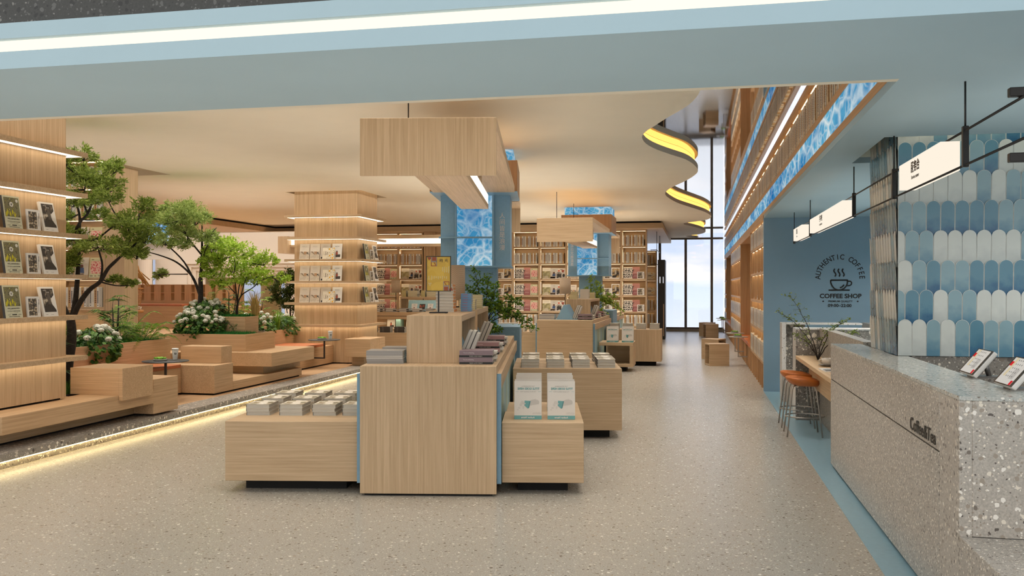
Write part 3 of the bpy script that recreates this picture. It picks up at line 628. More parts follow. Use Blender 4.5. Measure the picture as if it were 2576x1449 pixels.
# green bed between pillar and cube
GRASS = leafmat('grass_blade', (28, 98, 40), (52, 140, 58), .1)
def turf(name, x0, x1, y0, y1, z, h, n, seed, parent=None, mat=None):
    rn = random.Random(seed); m = MB()
    for i in range(n):
        x, y = rn.uniform(x0, x1), rn.uniform(y0, y1); a = rn.uniform(0, 2 * PI); q = h * rn.uniform(.6, 1.15); dx, dy = math.cos(a) * .006, math.sin(a) * .006; lx, ly = rn.uniform(-.3, .3) * q, rn.uniform(-.3, .3) * q
        m.add([(x - dx, y - dy, z), (x + dx, y + dy, z), (x + lx, y + ly, z + q)], [(0, 1, 2)])
    return m.build(name, mat or GRASS, parent)
MB_ = None
g0 = tag(turf('ground_cover', -7.3, -6.65, 8.25, 9.0, .45, .13, 2600, 1, None, leafmat('dark_ground_leaf', (34, 66, 22), (70, 104, 36), .1)), 'dark green ground cover at the foot of the first tree', 'ground cover', None, 'stuff')
tag(MB().box(-7.38, -6.63, 8.32, 8.99, .14, .45).build('soil_bed', flat('dark_soil', (50, 42, 34))), 'dark soil bed between the near pillar and the raised cube', 'soil bed')
tag(turf('grass', -8.3, -7.45, 9.2, 11.45, .82, .10, 5000, 2), 'short bright grass in the long oak planter', 'grass', None, 'stuff')
tag(turf('grass', -8.1, -6.86, 12.64, 13.08, .83, .09, 2400, 3), 'short bright grass in the lower box of the tiered planter', 'grass', None, 'stuff')
tag(turf('grass', -7.63, -7.13, 13.13, 13.53, 1.09, .085, 2200, 4), 'short bright grass in the upper box of the tiered planter', 'grass', None, 'stuff')
# ================================================================== round tables, dishes, cups
CAP = flat('graphite_top', (58, 58, 60), .45)
def side_table(x, y, z, r_, foot, arm, label, mat, group):
    t = thing('side_table', label, 'side table', (x, y, foot), 0, group)
    MB().lathe([(r_ - .012, 0), (r_, .004), (r_, .010), (r_ - .004, .014)], 48, (x, y, z - .014)).build('table_top', mat, t)
    MB().box(x - .012, x + .012, y - .012, y + .012, foot, z - .014).build('pole', mat, t); MB().box(min(x, arm) - (.012 if arm > x else 0), max(x, arm) + (.012 if arm < x else 0), y - .012, y + .012, foot - .022, foot).build('foot_arm', mat, t)
    return t
side_table(-6.75, 10.38, .656, .29, .30, -6.899, 'round graphite side table on the leather bench before the long planter', CAP, 'round graphite tables')
side_table(-6.62, 15.12, .662, .29, .335, -6.854, 'round graphite side table fixed to the far leather bench', CAP, 'round graphite tables')
GREY = flat('pale_grey_top', (176, 170, 160), .45)
for i, y in enumerate((18.83, 20.36, 28.6, 30.24)):
    side_table(.86, y, .6, .2, .2, 1.069, 'round grey side table in the corridor, %s from the coffee corner' % ORD[i], GREY, 'grey tables along the tall bookcase')
PEB = leafmat('green_pebble', (96, 150, 40), (140, 190, 70), .0, .5)
def dish():
    t = thing('succulent_dish', 'd', 'plant', (0, 0, 0), 0, 'dishes of green succulents')
    MB().lathe([(.078, 0), (.085, .006), (.085, .026), (.079, .026), (.078, .014), (.003, .012)], 32).build('dish', flat('concrete_dish', (150, 146, 140), .7), t, world=False)
    rn = random.Random(3); m = MB()
    for i in range(46):
        a, q = rn.uniform(0, 2 * PI), .07 * math.sqrt(rn.random()); s = rn.uniform(.010, .016)
        m.lathe([(.003, -s), (s * .7, -s * .7), (s, 0), (s * .7, s * .7), (.003, s)], 8, (q * math.cos(a), q * math.sin(a), .03 + rn.uniform(0, .008)))
    m.build('succulents', PEB, t, world=False); return t
ds = dish(); dn = ['on the near graphite table', 'on the far graphite table'] + ['on the %s grey corridor table' % ORD[i] for i in range(4)]
for (x, y, z), l in zip(((-6.80, 10.34, .656), (-6.655, 15.1, .662), (.85, 18.83, .6), (.85, 20.36, .6), (.85, 28.6, .6), (.85, 30.24, .6)), dn): place(ds, T(x, y, z), 'grey dish of green succulents ' + l)
def paper_cup():
    t = thing('paper_cup', 'c', 'cup', (0, 0, 0), 0, 'white paper cups')
    MB().lathe([(.028, 0), (.0285, .004), (.041, .135), (.0405, .138)], 32).build('cup', flat('paper_white', (226, 224, 220), .5), t, world=False)
    MB().lathe([(.0435, .132), (.0435, .144), (.039, .150), (.003, .151)], 32).build('lid', flat('lid_white', (236, 234, 230), .35), t, world=False)
    m = MB()
    for dx in (0, .0006): m.text('B', .05, Matrix.Translation((.022, -.029 - dx, .085)) @ Matrix.Rotation(R(38), 4, 'Z') @ Matrix.Rotation(R(-5), 4, 'X') @ UP, 0, .02)
    m.build('logo', BLACK, t, world=False); return t
pc = paper_cup()
place(pc, T(-6.72, 10.55, .656), 'white lidded paper cup with a black letter on the near graphite table')
place(pc, T(-6.56, 15.25, .662), 'white lidded paper cup with a black letter on the far graphite table')
# ================================================================== open cube stools in the corridor
def cube_stool():
    t = thing('cube_stool', 'c', 'stool', (0, 0, 0), 0, 'open oak cube stools'); s = .205
    MB().box(-s, s, -s, s, .42, .45).build('top', wood('x'), t, .002, False); MB().box(-s, s, -s, s, 0, .03).build('base', wood('x'), t, .002, False)
    for y in (-s, s - .03): MB().box(-s, s, y, y + .03, .03, .42).build('side_panel', wood('x'), t, .002, False)
    MB().box(-s, -s + .03, -s + .03, s - .03, .03, .42).build('back_panel', wood('y'), t, 0, False); return t
cs = cube_stool()
place(cs, T(.43, 18.86, 0, PI + R(13)), 'open oak cube stool in the corridor, nearest one, hollow side to the left')
place(cs, T(.40, 20.62, 0, R(-25)), 'open oak cube stool just behind the nearest one, hollow side to the right')
place(cs, T(.47, 29.13, 0, PI + R(13)), 'open oak cube stool second from the windows, hollow side left')
place(cs, T(.38, 30.35, 0, R(-25)), 'open oak cube stool in the corridor, closest to the windows')
# ================================================================== books
PAGE = None
def pages_mat():
    m, n, l, b = new_mat('paper_edges'); tc = n.new('ShaderNodeTexCoord'); mp = n.new('ShaderNodeMapping'); mp.inputs['Scale'].default_value = (6, 6, 900)
    l.new(tc.outputs['Object'], mp.inputs[0]); nz = n.new('ShaderNodeTexNoise'); nz.inputs['Scale'].default_value = 1; l.new(mp.outputs[0], nz.inputs['Vector'])
    r = n.new('ShaderNodeValToRGB'); r.color_ramp.elements[0].position = .35; r.color_ramp.elements[0].color = lin(178, 172, 160); r.color_ramp.elements[1].position = .65; r.color_ramp.elements[1].color = lin(214, 208, 196)
    l.new(nz.outputs[0], r.inputs[0]); l.new(r.outputs[0], b.inputs['Base Color']); b.inputs['Roughness'].default_value = .8; return m
PAGE = pages_mat()
def C(r, g, b, rough=.45): return flat('cover_%d_%d_%d' % (r, g, b), (r, g, b), rough, noise=0)
def art(name, cols, scale, detail=2, kind='noise'):
    """printed picture: blotches (noise) or motifs (cells)"""
    if name in MATS: return MATS[name]
    m, n, l, b = new_mat(name); tc = n.new('ShaderNodeTexCoord')
    if kind == 'noise': t = n.new('ShaderNodeTexNoise'); t.inputs['Detail'].default_value = detail; o = 0; lo, hi = .32, .66
    else: t = n.new('ShaderNodeTexVoronoi'); o = 'Distance'; lo, hi = 0, .55
    t.inputs['Scale'].default_value = scale; l.new(tc.outputs['Object'], t.inputs['Vector'])
    r = n.new('ShaderNodeValToRGB'); el = r.color_ramp.elements; r.color_ramp.interpolation = 'CONSTANT' if kind != 'soft' else 'LINEAR'
    while len(el) < len(cols): el.new(.5)
    for i, c in enumerate(cols): el[i].position = lo + (hi - lo) * i / len(cols) if i else 0; el[i].color = lin(*c)
    l.new(t.outputs[o], r.inputs[0]); l.new(r.outputs[0], b.inputs['Base Color']); b.inputs['Roughness'].default_value = .45; MATS[name] = m; return m
def flat_book(w, d, t, cover, spine='x', top=None, sp=None, edge=None, name='book'):
    """a hardback lying flat; spine along the left side ('x') or the front ('y'); origin at its front left lower corner"""
    b = .0025; m = MB(); m.box(0, w, 0, d, 0, b, 0).box(0, w, 0, d, t - b, t, 0)
    if spine == 'x': m.box(0, b, 0, d, b, t - b, 2)
    else: m.box(0, w, 0, b, b, t - b, 2)
    if top:
        for x0, x1, y0, y1, k in top: m.quad((w * x0, d * y0, t + .0004), (w * x1, d * y0, t + .0004), (w * x1, d * y1, t + .0004), (w * x0, d * y1, t + .0004), k)
    mats = [C(*cover), C(*(sp or cover)), C(*(edge or sp or cover))]
    return m, mats
def mk_flat(w, d, t, cover, spine='x', top=None, mats2=(), edge=None, text=None, label='b', group=None):
    m, mats = flat_book(w, d, t, cover, spine, top, None, edge); mats += list(mats2)
    if text:
        body, size, tm, xs = text; m.text(body, size, Matrix.Translation((w * xs, -.0006, t / 2)) @ UP, 3, .01)
    o = m.build('book', mats); tag(o, label, 'book', group); p = MB(); s = .004
    if spine == 'x': p.box(.0025, w - s, s, d - s, .0025, t - .0025)
    else: p.box(s, w - s, .0025, d - s, .0025, t - .0025)
    p.build('pages', PAGE, o, world=False); return o
def stack(protos, F, x, y, z, n, where, jitter=.004, group=None, kinds=None, rz=0):
    """n books piled up, bottom first; each label says which of the pile it is"""
    zz = z
    for i in range(n):
        p = protos[i % len(protos)]; j = lambda: rnd.uniform(-jitter, jitter)
        pos = 'bottom' if i == 0 else 'top' if i == n - 1 else ('middle' if n == 3 else ORD[i] + ' from bottom')
        kd = kinds[i % len(kinds)] if kinds else 'grey'
        place(p, F @ T(x + j(), y + j(), zz, rz + j() * 3), '%s hardback, %s of %s' % (kd, pos, where), group)
        zz += max(v[2] for v in p.bound_box) - .0004 if False else HT[p.name.split('.')[0] + str(id(p.data))]
    return zz
HT = {}
def reg(o, t): HT[o.name.split('.')[0] + str(id(o.data))] = t; return o
def mkf(*a, **k): return reg(mk_flat(*a, **k), a[2])
MOUNT = art('mountain_print', [(92, 86, 60), (128, 120, 92), (228, 220, 206), (236, 230, 218), (150, 134, 104)], 9, 4)
mtn = mkf(.192, .265, .0305, (198, 190, 176), 'x', [(.02, .98, .02, .98, 3)], [MOUNT], (34, 38, 44))
purple = mkf(.263, .215, .036, (146, 124, 128), 'y', None, [C(206, 196, 192)], (130, 110, 116), ('The Art of Building', .011, 0, .28))
black = mkf(.263, .215, .018, (34, 32, 30), 'y', None, [C(206, 200, 190)], (30, 28, 26), ('FRANK LLOYD WRIGHT', .0095, 0, .5))
pink = mkf(.263, .215, .036, (178, 150, 148), 'y', None, [C(226, 210, 204)], (168, 128, 128), ('The Art of Building', .011, 0, .28))
wht = mkf(.263, .2, .018, (226, 220, 210), 'y', [(.1, .45, .3, .4, 3), (.55, .8, .1, .2, 3)], [C(196, 190, 182)], (214, 206, 196))
tgrey = mkf(.25, .2, .024, (196, 188, 172), 'y', [(.35, .55, .2, .28, 3)], [C(70, 64, 60)], (150, 142, 128), None)
lgrey = mkf(.29, .22, .0205, (158, 154, 150), 'y', [(.52, .72, .3, .42, 3)], [C(206, 202, 196)], (152, 148, 144))
lwht = mkf(.29, .22, .0205, (226, 220, 210), 'y', None, [], (170, 164, 156))
orange = mkf(.165, .22, .0285, (226, 220, 208), 'x', None, [], (224, 140, 54))
orange_r = None
blue_b = mkf(.10, .20, .024, (120, 164, 204), 'y', None, [C(216, 90, 84)], (110, 156, 198), ('VOYAGE', .012, 0, .4))
cream = mkf(.16, .2, .021, (216, 204, 166), 'y', None, [], (196, 184, 140))
dark_b = mkf(.2, .2, .024, (70, 68, 66), 'y', None, [C(190, 186, 180)], (62, 60, 60), ('ATLAS', .012, 0, .3))
whb = mkf(.18, .2, .022, (222, 216, 206), 'y', None, [], (206, 200, 190))
# --- standing covers ------------------------------------------------
FLORAL = art('olive_floral', [(222, 218, 190), (196, 190, 60), (98, 94, 70), (78, 74, 52), (120, 116, 84)], 46, 2, 'cell')
REDF = art('red_floral', [(236, 220, 204), (206, 60, 72), (196, 56, 70), (214, 110, 112), (230, 190, 176)], 42, 2, 'cell')
PHOTO = art('dark_photo', [(34, 30, 28), (66, 58, 52), (46, 42, 40), (110, 98, 86), (190, 178, 160)], 16, 3)
SHELFP = art('library_photo', [(36, 32, 30), (120, 104, 80), (52, 56, 66), (164, 144, 112), (216, 204, 184)], 40, 3)
OLIVEP = art('olive_photo', [(158, 148, 108), (174, 164, 124), (150, 140, 100), (196, 186, 140)], 5, 1)
PEOPLE = art('portrait_photo', [(206, 196, 182), (118, 70, 44), (92, 50, 36), (60, 70, 100), (200, 190, 178)], 11, 2)
SHADE = art('still_life_photo', [(204, 190, 170), (196, 182, 162), (206, 192, 172), (190, 176, 156)], 6, 1)
INK, WHT, GREYT = C(36, 33, 31), C(232, 228, 222), C(150, 142, 134)
def circ(m, cx, cz, rx, k, y=-.0012, n=14, rz=None):
    rz = rz or rx; m.add([(cx + rx * math.cos(2 * PI * j / n), y, cz + rz * math.sin(2 * PI * j / n)) for j in range(n)], [list(range(n))], k)
def cover_art(m, d, w, h, txt=True):
    """prints design d on the plane y=0 of a w x h cover; returns the materials (0 = board)"""
    def r(x0, x1, z0, z1, k, y=-.0005): m.quad((w * x0, y, h * z0), (w * x1, y, h * z0), (w * x1, y, h * z1), (w * x0, y, h * z1), k)
    def t(body, x, z, s, k, bold=.01, sx=1, rot=0):
        if txt: m.text(body, s * h, Matrix.Translation((w * x, -.0014, h * z)) @ UP @ Matrix.Rotation(rot, 4, 'Z'), k, bold, sx=sx)
        else: r(x - len(body) * s * .26 * h / w, x + len(body) * s * .26 * h / w, z - s * .28, z + s * .28, k)
    if d == 'cereal':
        r(.05, .95, .04, .50, 2); t('C E R E A L', .5, .84, .065, 3); r(.3, .7, .745, .75, 3); r(.2, .8, .60, .606, 3)
        m.add([(w * .05, -.001, h * .5), (w * .45, -.001, h * .3), (w * .52, -.001, h * .3), (w * .3, -.001, h * .5)], [(0, 1, 2, 3)], 5)
        for a in (.46, .6): m.quad((w * a, -.001, h * .5), (w * (a + .02), -.001, h * .28), (w * (a + .1), -.001, h * .34), (w * (a + .11), -.001, h * .5), 6)
        m.add([(w * .66, -.0012, h * .4), (w * .84, -.0012, h * .46), (w * .95, -.0012, h * .3), (w * .9, -.0012, h * .32), (w * .84, -.0012, h * .37)], [(0, 1, 2, 3, 4)], 4)
        return [C(222, 210, 194), C(222, 210, 194), SHADE, GREYT, INK, C(150, 130, 108), C(180, 130, 84)]
    if d == 'cereal_grey':
        t('C E R E A L', .5, .85, .065, 3); r(.2, .8, .745, .75, 3); r(.08, .30, .03, .14, 4); r(.18, .2, .14, .3, 3); return [C(206, 194, 178), C(196, 184, 168), SHADE, GREYT, INK]
    if d == 'kinfolk':
        t('KINFOLK', .5, .82, .075, 3); r(.35, .65, .74, .745, 3); r(.38, .86, .12, .30, 4); circ(m, w * .50, h * .38, w * .10, 5, rz=h * .12); circ(m, w * .5, h * .5, w * .07, 4); return [WHT, C(214, 210, 204), SHADE, C(120, 114, 110), C(74, 66, 62), C(170, 80, 60)]
    if d == 'everyday':
        t('Every', .26, .52, .16, 3, .012, 1, PI / 2); t('Day', .40, .50, .16, 3, .012, 1, PI / 2); r(.08, .1, .35, .7, 4); r(.13, .15, .32, .72, 4); r(.5, .51, .36, .64, 4)
        for x, z, q in ((.58, .88, .075), (.95, .95, .055), (.62, .3, .07), (.84, .38, .07), (.86, .10, .075)): circ(m, w * x, h * z, h * q, 5)
        for x, z, a in ((.45, .95, .3), (.5, .86, 2.2), (.85, .92, .5), (.7, .72, 1.6), (.6, .58, 1.2), (.92, .58, 2.4), (.72, .44, 2), (.5, .22, .6), (.72, .12, 1), (.95, .2, 2), (.4, .08, .4), (.9, .75, .9)):
            c_, s_ = math.cos(a), math.sin(a); L, q = h * .10, h * .03; X, Z = w * x, h * z; m.add([(X - c_ * L / 2, -.001, Z - s_ * L / 2), (X + s_ * q, -.001, Z - c_ * q), (X + c_ * L / 2, -.001, Z + s_ * L / 2), (X - s_ * q, -.001, Z + c_ * q)], [(0, 1, 2, 3)], 6)
        return [C(234, 222, 198), C(220, 208, 184), SHADE, C(92, 66, 52), C(190, 176, 156), C(236, 172, 40), C(142, 134, 66)]
    if d == 'morris':
        r(.06, .94, .36, .95, 2)
        for x, z in ((.2, .5), (.35, .44), (.5, .5), (.12, .42), (.62, .42)): m.add([(w * x, -.001, h * (z - .09)), (w * (x + .07), -.001, h * z), (w * x, -.001, h * (z + .10)), (w * (x - .05), -.001, h * z)], [(0, 1, 2, 3)], 4)
        circ(m, w * .48, h * .74, w * .12, 5, n=7); circ(m, w * .82, h * .86, w * .08, 5, n=7); circ(m, w * .48, h * .74, w * .05, 6)
        t('WILLIAM MORRIS', .5, .29, .062, 3, .012); t('VICTORIA & ALBERT MUSEUM', .5, .21, .038, 3, .01); r(.25, .75, .155, .16, 3); t('NEAREST', .2, .10, .03, 3); r(.38, .66, .085, .12, 3); t('STATION', .82, .10, .03, 3); t('SOUTH KENSINGTON', .5, .045, .042, 3)
        return [C(206, 204, 178), C(64, 66, 70), FLORAL, C(70, 68, 60), C(200, 190, 44), C(214, 212, 204), C(120, 112, 96)]
    if d == 'library':
        r(.10, .74, .08, .90, 2); r(.84, .87, .2, .7, 3); r(.9, .93, .6, .86, 4); return [WHT, C(206, 202, 198), SHELFP, GREYT, INK]
    if d == 'interior':
        r(.12, .92, .15, .94, 2); m.add([(w * .70, -.001, h * .60), (w * .92, -.001, h * .72), (w * .92, -.001, h * .22), (w * .70, -.001, h * .40)], [(0, 1, 2, 3)], 0); m.add([(w * .12, -.001, h * .30), (w * .7, -.001, h * .42), (w * .92, -.001, h * .22), (w * .92, -.001, h * .15), (w * .12, -.001, h * .15)], [(0, 1, 2, 3, 4)], 4)
        m.quad((w * .46, -.0012, h * .42), (w * .66, -.0012, h * .40), (w * .66, -.0012, h * .82), (w * .46, -.0012, h * .80), 5); t('Interiors', .36, .88, .045, 0); t('Through', .52, .82, .045, 0); r(.3, .6, .22, .235, 6); r(.16, .3, .06, .075, 6); r(.5, .7, .06, .07, 6)
        return [WHT, C(226, 220, 212), PHOTO, SHADE, C(58, 52, 48), C(92, 84, 76), GREYT]
    if d == 'rock':
        for s_, z, q in (("IT'S NOT", .865, .135), ('ONLY', .70, .22), ("ROCK'N'", .535, .135), ('ROLL', .35, .22), ('BABY!', .155, .17)): t(s_, .5, z, q, 3, .045, w / h * 1.20 / (len(s_) * q * .60))
        return [C(236, 228, 216), C(220, 212, 200), SHADE, INK]
    if d == 'rose':
        r(0, 1, .42, 1, 2); m.add([(w * .1, -.001, h * .45), (w * .45, -.001, h * .62), (w * .55, -.001, h * .56), (w * .92, -.001, h * .64), (w * .6, -.001, h * .5)], [(0, 1, 2, 3, 4)], 4); r(.22, .78, .21, .23, 3); return [C(160, 100, 100), C(150, 92, 92), C(182, 126, 118), C(222, 198, 194), C(196, 146, 140)]
    if d == 'redfloral': r(.10, .98, .20, .82, 2); t('ARTS', .22, .90, .06, 3); r(.06, .3, .06, .1, 3); r(.44, .58, .06, .1, 3); r(.72, .95, .08, .11, 3); return [C(206, 204, 168), C(190, 188, 150), REDF, C(110, 104, 80)]
    if d == 'cereal_photo':
        r(0, 1, .05, .70, 2); t('CEREAL', .5, .84, .11, 3, 0, 1.4); r(.16, .2, .1, .55, 0); circ(m, w * .5, h * .14, w * .3, 3, rz=h * .12); circ(m, w * .94, h * .32, w * .05, 4); return [C(230, 222, 204), C(216, 206, 190), OLIVEP, C(196, 184, 160), C(226, 196, 60)]
    if d == 'portrait':
        t('KINFOLK', .5, .84, .07, 3); r(.06, .94, .05, .70, 2); circ(m, w * .5, h * .56, w * .12, 4, rz=h * .09); m.quad((w * .3, -.0012, h * .25), (w * .72, -.0012, h * .22), (w * .66, -.0012, h * .5), (w * .36, -.0012, h * .5), 5); r(.06, .7, .05, .2, 4); return [C(206, 200, 190), C(196, 188, 178), C(196, 186, 172), GREYT, C(98, 54, 38), C(64, 84, 122)]
    if d == 'dancers':
        t('KINFOLK', .5, .9, .07, 3); m.add([(w * .5, -.001, h * .84), (w * .9, -.001, h * .84), (w * .78, -.001, h * .58), (w * .56, -.001, h * .62)], [(0, 1, 2, 3)], 4); circ(m, w * .18, h * .75, w * .12, 5); r(.1, .5, .52, .62, 5); circ(m, w * .82, h * .32, w * .15, 3, rz=h * .16); return [C(222, 214, 204), C(206, 198, 188), SHADE, INK, C(150, 66, 44), C(206, 96, 64)]
    if d == 'brown_photo': r(.22, .9, .1, .9, 2); r(.06, .12, .1, .8, 3); return [C(222, 214, 204), C(206, 198, 188), PHOTO, INK]
    if d == 'tunnel': r(.10, .94, .10, .92, 2); m.add([(w * .4, -.001, h * .85), (w * .6, -.001, h * .8), (w * .62, -.001, h * .4), (w * .4, -.001, h * .35)], [(0, 1, 2, 3)], 3); circ(m, w * .35, h * .2, w * .25, 4, rz=h * .1); return [WHT, C(220, 214, 206), art('tunnel_photo', [(40, 34, 28), (90, 72, 50), (130, 104, 72), (190, 160, 110)], 10, 1), C(176, 166, 150), C(40, 34, 28)]
    if d == 'title':
        def mt(body, x, z, s, k, bold=.012, sx=1):                   # the cover is printed the wrong way round, as on the display copy
            m.text(body, s * h, Matrix.Translation((w * x, -.0014, h * z)) @ UP @ Matrix.Diagonal((-1, 1, 1, 1)), k, bold, sx=sx)
        r(0, 1, 0, .10, 3); mt('THE WONDERFUL', .5, .865, .042, 4, .004); mt('TITLE GOES HERE', .52, .80, .072, 3, .035, 1.02); mt('The Book Subhead Here', .5, .725, .042, 4, 0); r(.05, .15, .722, .727, 3); r(.87, .97, .722, .727, 3); mt('Author Name', .5, .05, .062, 0, .03)
        circ(m, w * .74, h * .46, w * .17, 5, rz=h * .065); m.quad((w * .57, -.001, h * .36), (w * .90, -.001, h * .40), (w * .91, -.001, h * .46), (w * .57, -.001, h * .43), 5)
        m.add([(w * .38, -.0012, h * .49), (w * .58, -.0012, h * .48), (w * .56, -.0012, h * .35), (w * .50, -.0012, h * .28), (w * .37, -.0012, h * .36)], [(0, 1, 2, 3, 4)], 3); m.quad((w * .56, -.0014, h * .48), (w * .60, -.0014, h * .48), (w * .54, -.0014, h * .30), (w * .50, -.0014, h * .28), 6)
        for x, z, a, b in ((.29, .44, .06, .045), (.24, .38, .05, .04), (.18, .30, .05, .025), (.13, .25, .035, .018), (.33, .31, .03, .04), (.36, .41, .06, .015)): circ(m, w * x, h * z, w * a, 7, -.0013, 14, h * b)
        m.quad((w * .64, -.001, h * .49), (w * .78, -.001, h * .545), (w * .785, -.001, h * .54), (w * .645, -.001, h * .485), 5); mt('5 EASY STEPS TO', .82, .175, .026, 4, 0); mt('PUBLISHING A BOOK', .82, .145, .024, 4, 0)
        return [C(222, 214, 204), C(212, 206, 196), SHADE, C(104, 160, 158), C(168, 160, 152), C(198, 190, 180), C(82, 132, 132), C(210, 202, 192)]
    return [WHT, WHT]
def standing(design, w, h, t, parts=True, label='b', cat='book', txt=True):
    """a book or magazine standing up, cover facing -y; origin at its front lower left corner"""
    m = MB(); a = MB(); mats = cover_art(a, design, w, h, txt)
    if parts:
        b = .003; m.box(0, w, 0, b, 0, h, 0).box(0, w, t - b, t, 0, h, 1).box(0, b, b, t - b, 0, h, 1)
        o = m.build('book', [mats[0], mats[1]]); MB().box(b, w - .004, b, t - b, .004, h - .004).build('pages', PAGE, o, world=False); a.build('cover_print', mats, o, world=False)
    else:
        m.box(0, w, 0, t, 0, h, 1); m.quad((0, -.0003, 0), (w, -.0003, 0), (w, -.0003, h), (0, -.0003, h), 0)
        m.v += a.v; off = len(m.v) - len(a.v); m.f += [[i + off for i in f] for f in a.f]; m.m += a.m; m.sm += a.sm; o = m.build('magazine', mats)
    return tag(o, label, cat)
def lean(F, x, y, z, deg=8, rz=0): return F @ T(x, y, z, rz) @ Matrix.Rotation(-R(deg), 4, 'X')
ID = Matrix.Identity(4)
# ---- books on the pillars' shelves
P_C, P_G, P_K, P_E = standing('cereal', .20, .30, .014), standing('cereal_grey', .20, .30, .02), standing('kinfolk', .20, .30, .014), standing('everyday', .245, .22, .016)
P_M, P_L, P_I = standing('morris', .21, .31, .03), standing('library', .17, .20, .016), standing('interior', .20, .30, .022)
LEV = {2.157 - 2 * .42: 0}
for k_, z in enumerate((1.319, 1.737, 2.157)):
    lv = ('lowest', 'middle', 'highest')[k_]; at = ' on the far pillar front, %s book shelf' % lv
    for x, y, p, s in ((-7.52, 15.985, P_C, 'left of two cream magazines with a still-life photo'), (-7.305, 15.985, P_C, 'right of two cream magazines with a still-life photo'), (-7.09, 15.985, P_G, 'taupe magazine with dark spine'), (-6.855, 15.995, P_K, 'white magazine with a small figure'), (-7.03, 15.95, P_E, 'orange-patterned Every Day book')):
        place(p, lean(ID, x, y, z, 9), s + at)
    S_ = Matrix.Rotation(PI / 2, 4, 'Z'); at = ' on the far pillar side, %s book shelf' % lv
    for y, p, s, q in ((16.24, P_M, 'olive floral hardback', 9), (16.50, P_L, 'small library-photo book', 5), (16.74, P_I, 'interior-photo book', 12)): place(p, lean(T(-6.245, y, z), 0, 0, 0, q, PI / 2), s + at)
    at = ' on the near pillar, %s book shelf' % lv
    for y, p, s, q in ((7.085, P_M, 'olive floral hardback', 9), (7.36, P_L, 'small library-photo book', 5), (7.575, P_I, 'interior-photo book', 13)): place(p, lean(T(-6.245, y, z), 0, 0, 0, q, PI / 2), s + at)
# ================================================================== display islands with what lies on them, and the lit frames hung above
SLAT = [flat('pale_green_slat', (176, 200, 192), .5), flat('pale_blue_slat', (150, 184, 194), .5), flat('sage_slat', (160, 182, 168), .5)]
B9 = R(9.8)
def fr(ang, u, v):                                        # island frame: local origin at its front left floor corner
    return Matrix.Rotation(ang, 4, 'Z') @ Matrix.Translation((u, v, 0))
F1 = fr(B9, -1.397, 6.785); F2 = Matrix.Translation((-2.92, 16.4, 0))
def at(F, name, label, cat, x=0, y=0, z=0, group=None):
    l, q, s = (F @ Matrix.Translation((x, y, z))).decompose(); return thing(name, label, cat, l, q.to_euler().z, group)
def body(F, dv, L, label, front='z'):
    p = at(F, 'display_island', label, 'display island', 0, dv, 0, 'book islands'); B = lambda m, n, mt, bv=0: m.build(n, mt, p, bv, False)
    B(MB().box(0, 1.053, 0, .03, .018, 1.0), 'front_panel', WZ if front == 'z' else WX, .003)
    B(MB().box(0, 1.053, .0305, L, .90, 1.0), 'top', WY, .003); B(MB().box(.03, 1.02, .0305, L, .05, .90), 'carcass', WY)
    for x0, x1 in ((-.033, -.0005), (1.0535, 1.0865)):
        B(MB().box(x0, x1, .05, .08, .088, .936), 'end_panel', BLUE); B(MB().box(x0, x1, .08, L + .05, .815, .934), 'side_ledge', WY, .002)
    n = int((L - .1) / .27)
    for i in range(n):
        y = .085 + i * (L - .1) / n; B(MB().box(1.0205, 1.062, y, y + (L - .1) / n - .004, .12, .814), 'slat', SLAT[i % 3]); 
    B(MB().box(-.012, .0295, .085, L, .12, .814), 'slat_panel', SLAT[1])
    B(MB().box(.03, 1.02, .03, L - .03, 0, .05), 'toe_kick', DARK)
    return p
def shelf_box(F, dv, d, label, x0=.32, x1=.762, z0=1.0, z1=1.38):
    p = at(F, 'shelf_box', label, 'shelf box', x0, dv, z0, 'open shelf boxes on the islands'); w, h = x1 - x0, z1 - z0; B = lambda m, n, mt, bv=0: m.build(n, mt, p, bv, False)
    B(MB().box(0, w, 0, .035, 0, h), 'front_panel', WZ, .002); B(MB().box(0, w, d - .035, d, 0, h), 'back_panel', WZ, .002); B(MB().box(0, w, .0355, d - .0355, h - .05, h), 'top', WY, .002)
    B(MB().prism([(w / 2 - .16, 0), (w / 2 + .16, 0), (w / 2 + .015, h - .06), (w / 2 - .015, h - .06)], 0, 1).__class__(Matrix(((1, 0, 0, 0), (0, 0, 1, .04), (0, 1, 0, 0), (0, 0, 0, 1)))).prism([(w / 2 - .16, 0), (w / 2 - .015, h - .06), (w / 2 + .015, h - .06), (w / 2 + .16, 0)][::-1], 0, d - .08), 'slanted_back', BLUE)
    return p
def table(F, x0, x1, y0, y1, z0, z1, label, grain='x', foot=True):
    p = at(F, 'display_table', label, 'display table', x0, y0, 0, 'low display tables'); w, d = x1 - x0, y1 - y0
    m = MB().box(0, w, 0, d, z0, z1).build('block', wood(grain), p, .003, False)
    MB().box(.12, w - .12, .14, d - .1, 0, z0).build('foot', DARK, p, 0, False); return p
def leaners(F, x, y, z, n, where, dv=.2, side=1, protos=None, kinds=None):
    """books leaning on a slanted back, fore-edge to the viewer"""
    for i in range(n):
        p = protos[i % len(protos)]; M = F @ T(x + side * (.012 + i * .032), y, z + .004) @ Matrix.Rotation(-side * R(68) if side > 0 else R(68), 4, 'Y') 
        place(p, M, '%s hardback leaning %s, %s out' % (kinds[i % len(kinds)], where, ORD[i]))
GL = [mkf(.27, .2, .03, (112, 108, 104), 'x', None, [], (92, 88, 86)), mkf(.27, .2, .03, (152, 146, 138), 'x', None, [], (140, 134, 126)), mkf(.25, .19, .025, (204, 198, 190), 'x', None, [], (190, 184, 176))]
